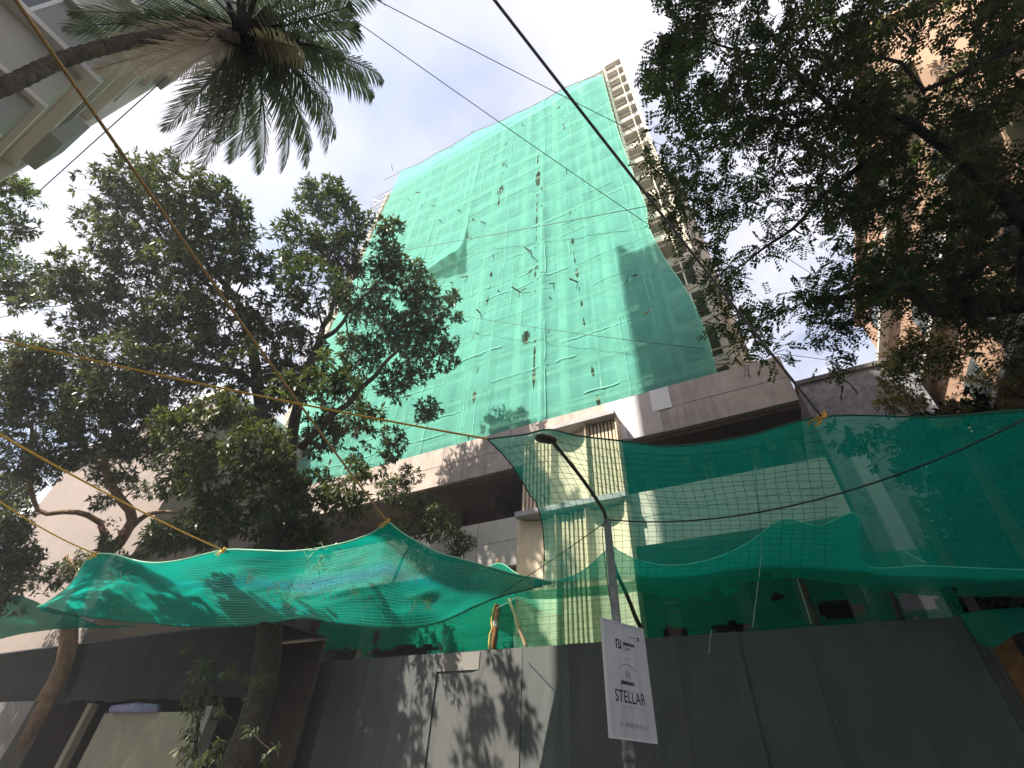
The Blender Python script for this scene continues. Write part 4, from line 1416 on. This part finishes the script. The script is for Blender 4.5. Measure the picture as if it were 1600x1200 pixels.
rope('rope', at(1180, 728, Y=7.2), at(1190, 868, Y=10.7), 0.0, 0.009, MT['rope_white'], 'white cord hanging inside the see through net above the torn band', 'cord')
rope('rope', at(1190, 868, Y=10.72), at(1176, 980, Y=11.4), 0.0, 0.009, MT['rope_white'], 'white cord dangling from the torn net band down to the hoarding', 'cord')
rope('rope', at(1112, 984, Y=11.45), at(1108, 1022, Y=11.46), -0.02, 0.008, MT['rope_white'], 'short end of cord hanging over the top of the hoarding', 'cord')
rope('rope', at(1246, 905, Y=11.2), at(1268, 975, Y=11.5), 0.02, 0.009, MT['rope_white'], 'pale cord beside the thick dark prop behind the net', 'cord')
rope('rope', at(1414, 862, Y=10.7), at(1446, 878, Y=10.7), 0.01, 0.01, MT['rope_white'], 'short pale cord across the pillar behind the right net', 'cord')

WG = 'overhead wires'
rope('cable', at(950, 812, Y=7.0), at(1620, 645, Y=6.0), 0.42, 0.011, MT['cable'], 'black cable sagging from the lamp post to the right edge', 'cable', WG)
rope('wire', at(946, 816, Y=7.0), at(770, 935, Y=10.6), 0.03, 0.009, MT['cable'], 'thin wire slanting from the lamp post down to the bright net', 'wire', WG)
rope('wire', at(1012, 322, Y=14.6), at(480, 415, Y=14.6), 0.25, 0.022, MT['cable'], 'dark wire running almost level across the middle of the tower net', 'wire', WG)
rope('wire', at(540, 20, d=9), at(1105, 412, d=13), 0.15, 0.009, MT['cable_grey'], 'thin wire slanting across the tower net from the palm to the balconies', 'wire', WG, ext=0.1)
rope('wire', at(590, 0, d=9), at(1050, 235, d=14), 0.1, 0.009, MT['cable_grey'], 'thin wire across the open sky between the palm and the tower top', 'wire', WG, ext=0.1)
rope('wire', at(340, 50, d=9), at(55, 305, d=11), 0.08, 0.011, MT['cable_grey'], 'thin wire along the edge of the beige building below the palm', 'wire', WG)
rope('wire', at(715, 492, Y=14.5), at(1100, 545, Y=14.9), 0.15, 0.012, MT['cable'], 'faint wire across the lower part of the tower net', 'wire', WG)
rope('wire', at(-20, 500, d=12), at(45, 486, d=12), 0.02, 0.01, MT['cable_grey'], 'short grey wire against the sky at the left edge', 'wire', WG)
rope('wire', at(1128, 455, d=16), at(1262, 625, d=13), 0.05, 0.03, MT['rope_brown'], 'old brown stay pole wire along the right edge of the podium', 'wire', WG)
rope('wire', at(1168, 280, d=15), at(1030, 240, d=18), 0.05, 0.01, MT['cable_grey'], 'fine wire between the balconies and the tree on the right', 'wire', WG)
mb = MB()
mb.tube(curve_pts([at(948, 812, Y=6.93), at(941, 830, Y=6.9), at(948, 900, Y=6.9), at(955, 945, Y=6.9)], 12), 0.007, 5)
tag(mb.build('cable', MT['cable'], None, True), 'black lead running down the side of the street lamp post', 'cable', WG)

# ------------------------------------------------------------------ coconut palm
def palm_frond(parent, p0, tip, m, nl=62, leaf=0.62, arch=0.25, hang=0.5, name='frond'):
    p0, tip = Vector(p0), Vector(tip)
    d = tip - p0
    Ld = d.length
    out_ = Vector((d.x, d.y, 0))
    out_ = out_.normalized() if out_.length > 0.01 else Vector((1, 0, 0))
    c1 = p0 + d * 0.35 + Vector((0, 0, arch * Ld)) + out_ * 0.12 * Ld
    c2 = p0 + d * 0.8 + Vector((0, 0, arch * Ld * 0.75)) + out_ * 0.1 * Ld
    pts = []
    for k in range(nl + 1):
        t = k / nl
        pts.append(p0 * (1 - t) ** 3 + c1 * 3 * t * (1 - t) ** 2 + c2 * 3 * t * t * (1 - t) + tip * t ** 3)
    mb = MB()
    mb.tube(pts[::3] + [pts[-1]], [0.035 * (1 - 0.9 * k / (len(pts[::3]))) for k in range(len(pts[::3]) + 1)], 5, False)
    tint = [0.3] * len(mb.v)
    for k in range(5, nl + 1):
        t = k / nl
        tg = (pts[min(k + 1, nl)] - pts[k - 1]).normalized()
        sd = tg.cross(Vector((0, 0, 1)))
        sd = sd.normalized() if sd.length > 1e-3 else Vector((1, 0, 0))
        prof = math.sin(math.pi * min(1, (t * 0.85 + 0.12))) ** 0.7
        for sg in (-1, 1):
            if RNG.random() < 0.04: continue
            l = leaf * prof * RNG.uniform(0.85, 1.1) * (1.0 if t < .9 else 0.75)
            dv = (sd * sg * (0.85 - 0.35 * t) + tg * (0.5 + 0.6 * t) + Vector((0, 0, -hang * RNG.uniform(.5, 1.2)))).normalized()
            dv2 = (dv + Vector((0, 0, -0.35 - hang * 0.5)) + Vector((RNG.uniform(-.1, .1), RNG.uniform(-.1, .1), 0))).normalized()
            w = 0.023
            wv = tg * w
            b0 = pts[k]
            m1 = b0 + dv * l * 0.5
            e1 = m1 + dv2 * l * 0.5
            i0 = len(mb.v)
            mb.v += [tuple(b0 - wv * .5), tuple(b0 + wv * .5), tuple(m1 + wv), tuple(m1 - wv), tuple(e1)]
            mb.f += [(i0, i0 + 1, i0 + 2, i0 + 3), (i0 + 3, i0 + 2, i0 + 4)]
            tint += [RNG.random()] * 5
    me = mb.mesh(name, m)
    a = me.attributes.new('tint', 'FLOAT', 'POINT')
    a.data.foreach_set('value', tint)
    return link_mesh(name, me, parent)


crown = at(382, 55, d=9.6)
PT = thing('coconut_palm', 'coconut palm leaning in from the left with drooping dark and dry tan fronds', 'palm tree', (-8.9, -2.4, 0))
tpts = [Vector((-8.6, -2.5, 0)), at(-160, 190, d=6.3), at(0, 138, d=7.0), at(95, 95, d=7.8), at(190, 68, d=8.5), at(300, 52, d=9.2), crown + Vector((0, 0, -0.2))]
tpc = curve_pts(tpts, 150)
mb = MB()
mb.tube(tpc, [(0.122 - 0.02 * k / 149) * (1 + (0.13 if k % 2 else 0)) + (0.15 * max(0, 1 - k / 12)) for k in range(150)], 12)
mb.build('trunk', MT['palm_bark'], PT, True)
# leaf bases and fibre at the heart
mb = MB()
for k in range(26):
    a = k * 2.4
    d = Vector((math.cos(a), math.sin(a), RNG.uniform(-.1, 1.1))).normalized()
    mb.tube([crown + d * 0.08 + Vector((0, 0, -.25)), crown + d * 0.35, crown + d * 0.75 + Vector((0, 0, .1))], [0.09, 0.06, 0.035], 6)
mb.build('leaf_base', MT['bark'], PT, True)
fr_list = [((600, 125), 9.9, .2, 'f'), ((585, 150), 10.6, .25, 'f'), ((560, 45), 10.2, .12, 'f'), ((525, 215), 10.3, .25, 'f'), ((480, 262), 9.9, .25, 'f'), ((440, 270), 9.3, .22, 'f'),
           ((405, 272), 10.4, .22, 'f'), ((375, 245), 9.0, .25, 'f'), ((305, 272), 9.8, .22, 'o'), ((262, 262), 9.3, .25, 'f'), ((255, 205), 10.2, .22, 'f'), ((290, 165), 9.0, .2, 'f'),
           ((100, 45), 8.6, .15, 'f'), ((215, 115), 8.1, .2, 'd'), ((265, 120), 8.3, .2, 'd'), ((150, 75), 8.2, .18, 'd'), ((110, 20), 9.4, .15, 'f'), ((205, 95), 8.4, .12, 'd'), ((150, 110), 9.0, .1, 'd'), ((475, 90), 8.3, .1, 'o'), ((450, 95), 9.6, .12, 'f'),
           ((520, 175), 9.4, .25, 'f'), ((340, 225), 9.5, .22, 'f'), ((500, -60), 9.8, .15, 'f'), ((400, -120), 9.8, .15, 'f'), ((250, -80), 9.5, .15, 'f'), ((150, -60), 9.0, .15, 'f'), ((600, -30), 10.4, .15, 'f'),
           ((360, 255), 10.2, .25, 'f'), ((510, 240), 9.4, .28, 'f'), ((575, 130), 9.3, .25, 'f'), ((550, 10), 9.7, .15, 'f'), ((190, 30), 9.2, .15, 'f'), ((440, 230), 8.9, .25, 'f'), ((320, 200), 9.3, .25, 'f'),
           ((485, 235), 10.8, .22, 'f'), ((540, 90), 9.2, .15, 'f')]
for (tx, ty), dd, arch, kd in fr_list:
    o = palm_frond(PT, crown + Vector((RNG.uniform(-.1, .1), RNG.uniform(-.1, .1), RNG.uniform(0, .25))), at(tx, ty, d=dd),
                   MT['frond'] if kd == 'f' else MT['frond_dry'] if kd == 'd' else MT['frond_olive'], 66, 0.76 if kd == 'f' else 0.72, arch, 0.8 if kd == 'f' else 0.7)
    if kd == 'd': o['label'] = 'dry tan frond'
    if kd == 'o': o['label'] = 'yellowing frond'

# ------------------------------------------------------------------ trees
def cl(lst, d0, jit=1.0, rs=1.0, seed=3):
    r_ = random.Random(seed)
    o = []
    for px, py, r in lst:
        d = d0(px, py) if callable(d0) else d0
        d += r_.uniform(-jit, jit)
        o.append((tuple(at(px + r_.uniform(-6, 6), py + r_.uniform(-6, 6), d=d)), r * rs * d / F))
    return o


up1 = [(165, 300, 40), (215, 285, 45), (270, 295, 52), (330, 330, 55), (250, 355, 60), (180, 375, 45), (330, 390, 55), (385, 410, 40), (290, 425, 62), (205, 435, 50), (365, 350, 40), (150, 345, 30),
       (40, 440, 38), (95, 430, 42), (150, 460, 48), (60, 478, 32), (115, 500, 36), (20, 455, 25), (190, 480, 40),
       (500, 315, 42), (545, 345, 34), (470, 380, 42), (520, 405, 48), (585, 365, 28), (445, 430, 38), (490, 455, 52), (560, 450, 52), (605, 400, 34), (615, 350, 18), (530, 300, 24),
       (645, 445, 38), (672, 480, 42), (692, 522, 32), (640, 520, 42), (590, 505, 48), (700, 462, 18), (645, 570, 36), (618, 610, 32), (690, 562, 26), (560, 560, 44), (668, 640, 22), (600, 690, 34), (555, 650, 38), (715, 500, 14),
       (430, 500, 52), (350, 500, 62), (270, 510, 62), (400, 570, 52), (480, 545, 42), (320, 560, 54), (450, 610, 42), (520, 610, 42), (230, 540, 48), (380, 640, 45), (500, 680, 40), (570, 720, 32)]
def dm(x, y):
    t = (y - 300) / 480
    return 21.0 - 5.3 * t + (1.2 if x > 490 else 0) + (2.2 if x > 545 and y > 430 else 0)


MY = 9.15


def mp_(x, y):
    return at(x, y, d=dm(x, y))


t1 = make_tree('mango_tree', 'big dark mango tree with forked trunk standing in front of the tower on the left',
               [Vector((at(402, 1100, Y=MY).x - 0.2, MY, 0.1)), at(405, 1100, Y=MY), at(425, 960, Y=MY), at(450, 830, Y=MY), at(452, 745, Y=MY)], (0.36, 0.27),
               [([at(452, 748, Y=MY), at(425, 700, d=15.9), at(408, 640, d=16.5), at(400, 560, d=17.5), mp_(370, 470), mp_(310, 400), mp_(260, 330)], 0.26, 0.04),
                ([at(450, 770, Y=MY), at(455, 690, d=16), at(475, 600, d=17), at(500, 530, d=18.6), mp_(520, 470), mp_(530, 380)], 0.22, 0.04),
                ([at(408, 640, d=16.5), at(390, 590, d=16.5), at(330, 575, d=16.7), at(250, 560, d=17), at(190, 530, d=17.5), mp_(90, 440)], 0.15, 0.035),
                ([at(470, 700, d=16), at(520, 650, d=17), at(575, 600, d=18), at(600, 570, d=18.6), mp_(650, 520)], 0.14, 0.035),
                ([mp_(370, 470), mp_(320, 440), mp_(250, 370), mp_(200, 310)], 0.09, 0.03),
                ([at(500, 530, d=18.6), at(520, 520, d=18.9), mp_(545, 490), mp_(600, 430)], 0.1, 0.03)],
               cl(up1, dm, 1.2) + cl([(545, 600, 24), (560, 640, 16), (500, 590, 22), (530, 560, 20), (585, 640, 14), (470, 620, 22), (440, 600, 24)], 13.4, 0.7, seed=9), MT['leaf_mango'], MT['bark'], 0.27, 0.085, 125, 8, down=0.4)  # second, nearer clump list added to dapple the sun on the hoarding
low1 = [(30, 570, 55), (100, 580, 58), (180, 570, 52), (240, 590, 52), (60, 640, 60), (140, 640, 55), (210, 645, 45), (25, 715, 45), (100, 700, 42), (20, 640, 50), (180, 690, 30),
        (165, 740, 22), (230, 760, 24), (185, 700, 28), (250, 640, 42), (280, 620, 42), (60, 735, 34), (140, 700, 38), (230, 705, 32), (0, 760, 38), (90, 660, 46), (270, 690, 36), (20, 600, 50), (150, 610, 50), (190, 745, 24), (240, 850, 26), (160, 780, 16), (130, 880, 28), (215, 880, 25), (175, 850, 18), (95, 905, 22)]
make_tree('brown_barked_tree', 'smaller tree with brown forked limbs in front of the cream building at the left',
          [Vector((-21.6, 8.5, 0.1)), at(92, 1060, Y=8.5), at(112, 960, Y=8.3), at(150, 880, Y=8.2), at(185, 850, Y=8.2)], (0.3, 0.2),
          [([at(185, 850, Y=8.2), at(205, 815, d=18), at(190, 780, d=18), at(165, 740, d=18), at(180, 660, d=18), at(150, 600, d=18)], 0.2, 0.05),
           ([at(150, 880, Y=8.2), at(160, 820, d=18.3), at(120, 800, d=18.3), at(75, 802, d=18.3), at(50, 785, d=18.3), at(45, 740, d=18.3), at(50, 660, d=18)], 0.13, 0.05),
           ([at(200, 830, d=18), at(230, 805, d=18), at(290, 800, d=17.7)], 0.12, 0.04),
           ([at(112, 960, Y=8.3), at(122, 905, Y=8.2), at(105, 868, Y=8.2)], 0.14, 0.06)],
          cl(low1, 17.6, 1.0), MT['leaf_mango'], MT['bark_brown'], 0.21, 0.068, 185, 8, down=0.35, bias=0.05)
low2 = [(290, 680, 52), (345, 660, 52), (400, 705, 52), (330, 745, 52), (270, 740, 42), (420, 770, 52), (480, 765, 42), (535, 745, 40), (350, 805, 46), (300, 825, 40), (405, 830, 40), (480, 822, 42), (555, 800, 36),
        (250, 840, 28), (500, 850, 25), (440, 850, 28)]
make_tree('olive_tree', 'bushy sunlit tree with olive leaves under the mango crown, above the bright net',
          [at(330, 1130, Y=9.2), at(335, 1000, Y=9.1), at(350, 900, Y=9.0), at(352, 830, Y=8.8)], (0.16, 0.1),
          [([at(352, 830, Y=8.8), at(330, 780, d=15), at(310, 720, d=15)], 0.08, 0.03),
           ([at(352, 830, Y=8.8), at(420, 790, d=15), at(480, 760, d=15)], 0.08, 0.03)],
          cl(low2, 14.8, 0.9), MT['leaf_olive'], MT['bark'], 0.23, 0.068, 190, 8, down=0.5, bias=0.12)
low3 = [(635, 825, 30), (680, 822, 34), (705, 850, 26), (655, 790, 26), (625, 775, 28), (725, 838, 18), (610, 760, 26), (640, 740, 20), (720, 810, 16), (690, 870, 14)]
make_tree('young_tree', 'small leafy tree beside the peak of the bright net before the dark podium opening',
          [Vector((at(600, 960, Y=13.6).x - 0.1, 13.6, 0.1)), at(600, 960, Y=13.6), at(630, 870, Y=13.6)], (0.08, 0.05), [([at(630, 870, Y=13.6), at(660, 830, Y=13.6)], 0.04, 0.02)],
          cl(low3, lambda x, y: 13.6 / (ray(x, y).y) * F, 0.3), MT['leaf_olive'], MT['bark'], 0.2, 0.062, 150, 8, down=0.5)
make_tree('edge_tree', 'pale green treetop peeping in at the left edge under the beige building',
          [at(-60, 700, d=17), at(-50, 500, d=17), at(-30, 380, d=17)], (0.2, 0.1), [], cl([(10, 285, 28), (35, 320, 28), (10, 350, 34), (-20, 300, 45), (40, 290, 14), (-30, 380, 45)], 17, 0.8) + [((-26, 3.5, 8.5), 2.0), ((-28, 4.5, 9.5), 2.2), ((-24.8, 2.6, 9.0), 1.5)],  # last three clumps are out of view, added to shade the gate wall
          MT['leaf_pale'], MT['bark_brown'], 0.2, 0.06, 150, 8, down=0.35)
make_tree('dark_shrub', 'dark bushy treetop at the left edge in front of the cream wall',
          [at(-40, 1000, d=15), at(-20, 900, d=15)], (0.15, 0.1), [], cl([(5, 830, 36), (25, 880, 36), (0, 900, 40), (-30, 850, 50), (35, 830, 16), (20, 800, 24), (10, 930, 36), (50, 915, 24), (40, 865, 24), (-20, 790, 30)], 15, 0.5),
          MT['leaf_mango'], MT['bark'], 0.17, 0.06, 260, 8)
make_tree('creeper_shrub', 'narrow leafy creeper hanging down in front of the kiosk at the lower left',
          [at(300, 1230, Y=8.6), at(310, 1130, Y=8.6), at(330, 1050, Y=8.6)], (0.05, 0.03), [],
          cl([(318, 1050, 20), (305, 1080, 24), (298, 1120, 22), (285, 1160, 26), (275, 1195, 26), (335, 1020, 18), (345, 1100, 14), (335, 1170, 14), (360, 1040, 16), (395, 1090, 14), (385, 1140, 12), (410, 1050, 14), (300, 1010, 12), (420, 1175, 12), (310, 1200, 20)], lambda x, y: 8.4 / ray(x, y).y * F, 0.2),
          MT['leaf_olive'], MT['bark'], 0.19, 0.036, 190, 6, down=0.9)
fl = []
for px, py in ((175, 815), (190, 825), (168, 822), (300, 712), (312, 720), (362, 728), (385, 745), (60, 690)):
    p = at(px, py, d=17.2)
    for k in range(14):
        fl.append(p + Vector((RNG.uniform(-.25, .25), RNG.uniform(-.25, .25), RNG.uniform(-.2, .2))))
fl = np.array([tuple(p) for p in fl])
me = leaves_mesh('pink_flowers', fl, rand_dirs(len(fl)), rand_dirs(len(fl)), np.full(len(fl), .12), np.full(len(fl), .1), MT['flower'], NP.uniform(0, 1, len(fl)))
tag(link_mesh('pink_flowers', me), 'pink blossoms glimpsed between the limbs of the brown barked tree', 'flowers', kind='stuff')

# big feathery tree on the right
rg = random.Random(8)
rc = []


def rdens(x, y):
    if y < 330:
        edge = 1000 + 0.05 * y + (45 if 190 < y < 235 else 0) + 25 * math.sin(y * 0.05)
        if x < edge + 25: return 0
        return 1.0
    if y < 560:
        left = 1075 + (y - 330) * 0.35
        if x < left: return 0
        if x < 1330: return 0.55
        return 1.0
    return 1.0 if x > 1350 else 0


for gy in range(-60, 640, 36):
    for gx in range(1000, 1660, 36):
        x, y = gx + rg.uniform(-17, 17), gy + rg.uniform(-17, 17)
        dn = rdens(x, y)
        if y > 500 and x > 1340: continue
        holes_ = ((1182, 40, 26), (1290, 30, 30), (1195, 250, 22), (1325, 250, 26), (1370, 90, 36), (1420, 120, 32), (1500, 75, 34), (1110, 350, 24), (1185, 330, 26), (1240, 420, 24), (1150, 270, 16), (1375, 400, 26), (1365, 500, 24), (1270, 540, 26), (1385, 215, 20), (1440, 250, 22), (1210, 470, 20), (1530, 440, 24))
        if any((x - a) ** 2 + (y - b) ** 2 < r * r for a, b, r in holes_): continue
        if rg.random() < dn:
            rc.append((x, y, rg.uniform(24, 38) * (0.85 if dn < 1 else 1)))
for k in range(55):
    x, y = rg.uniform(1345, 1640), rg.uniform(40, 560)
    if any((x - a) ** 2 + (y - b) ** 2 < r * r for a, b, r in ((1370, 90, 56), (1430, 125, 50), (1500, 75, 34), (1375, 400, 28), (1365, 500, 26), (1440, 240, 26))): continue
    rc.append((x, y, rg.uniform(26, 40)))
rc += [(1022, 55, 26), (1040, 110, 28), (1055, 170, 30), (1020, 205, 10), (1035, 255, 24), (1010, 250, 12), (1060, 290, 24), (1005, 150, 9), (1045, 320, 22), (1042, 345, 20), (1150, 500, 22), (1185, 500, 20), (1225, 485, 20), (1120, 470, 16),
       (1300, 560, 20), (1330, 585, 26), (1200, 480, 24), (1250, 470, 26), (1290, 500, 24)]
for gy in range(-420, -60, 52):  # crown carried on out of view to shade the hoarding and net
    for gx in range(1040, 2000, 52):
        rc.append((gx + rg.uniform(-20, 20), gy + rg.uniform(-20, 20), rg.uniform(34, 46)))
for gy in range(-60, 560, 60):
    for gx in range(1690, 2000, 60):
        rc.append((gx + rg.uniform(-20, 20), gy + rg.uniform(-20, 20), rg.uniform(36, 50)))
tb_ = Vector((6.1, 9.6, 0.1))
t5 = at(1625, 470, d=9.0)
make_tree('feathery_tree', 'huge dark feathery leaved tree that fills the upper right, seen from below',
          [tb_, Vector((6.1, 9.7, 3)), Vector((6.05, 9.75, 6)), t5, at(1630, 300, d=9.0)], (0.36, 0.22),
          [([t5, at(1530, 487, d=9.3), at(1470, 490, d=9.5), at(1425, 458, d=10), at(1375, 448, d=10.5), at(1320, 462, d=10.8), at(1265, 467, d=11.2)], 0.22, 0.05),
           ([at(1630, 380, d=9.0), at(1540, 280, d=9.2), at(1465, 228, d=9.4), at(1425, 190, d=9.6), at(1375, 192, d=10), at(1310, 178, d=10.4), at(1240, 200, d=10.8), at(1190, 185, d=11), at(1110, 235, d=11.4)], 0.14, 0.025),
           ([at(1630, 300, d=9.0), at(1660, 60, d=8.4), at(1560, 85, d=8.6), at(1450, 137, d=9), at(1400, 100, d=9.5), at(1340, 88, d=10)], 0.11, 0.025),
           ([at(1425, 192, d=9.6), at(1405, 222, d=9.7), at(1340, 262, d=10), at(1270, 325, d=10.5), at(1220, 372, d=11), at(1150, 420, d=11.5)], 0.08, 0.02),
           ([at(1405, 222, d=9.7), at(1370, 205, d=9.9), at(1300, 195, d=10.2)], 0.07, 0.03),
           ([at(1530, 487, d=9.3), at(1500, 440, d=9.0), at(1560, 395, d=8.6), at(1640, 370, d=8.4)], 0.12, 0.05),
           ([at(1310, 178, d=10.4), at(1270, 140, d=10.5), at(1200, 90, d=10.8), at(1100, 60, d=11.2)], 0.06, 0.02)],
          cl(rc, lambda x, y: 10.6 + (1300 - x) * 0.002, 1.5), MT['leaf_rain'], MT['bark'], 0.1, 0.05, 195, 12, spray=True, flat=0.75, down=0.3)
dry = [(1400, 590, 30), (1430, 560, 28), (1460, 600, 30), (1500, 570, 30), (1540, 600, 32), (1580, 570, 34), (1420, 625, 26), (1480, 640, 28), (1550, 640, 28), (1600, 620, 34), (1395, 555, 22), (1390, 620, 20),
       (1440, 530, 24), (1520, 530, 28), (1470, 545, 24), (1580, 520, 34)]
make_tree('dry_leaved_tree', 'tree with straw coloured dry leaves just above the right edge of the dark net',
          [Vector((4.6, 12.8, 0.1)), Vector((4.5, 12.8, 5)), at(1480, 640, d=12.4)], (0.2, 0.1), [],
          cl(dry, 12.2, 0.8), MT['leaf_dry'], MT['bark'], 0.15, 0.04, 300, 8, down=0.5)
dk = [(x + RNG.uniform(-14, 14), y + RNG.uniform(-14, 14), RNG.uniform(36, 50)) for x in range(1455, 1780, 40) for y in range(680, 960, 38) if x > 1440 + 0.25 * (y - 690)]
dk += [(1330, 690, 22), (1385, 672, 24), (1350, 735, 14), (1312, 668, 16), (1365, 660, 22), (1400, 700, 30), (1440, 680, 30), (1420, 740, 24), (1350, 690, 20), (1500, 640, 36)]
make_tree('shade_shrub', 'dense shrub with shade painted into its leaves behind the right see through net',
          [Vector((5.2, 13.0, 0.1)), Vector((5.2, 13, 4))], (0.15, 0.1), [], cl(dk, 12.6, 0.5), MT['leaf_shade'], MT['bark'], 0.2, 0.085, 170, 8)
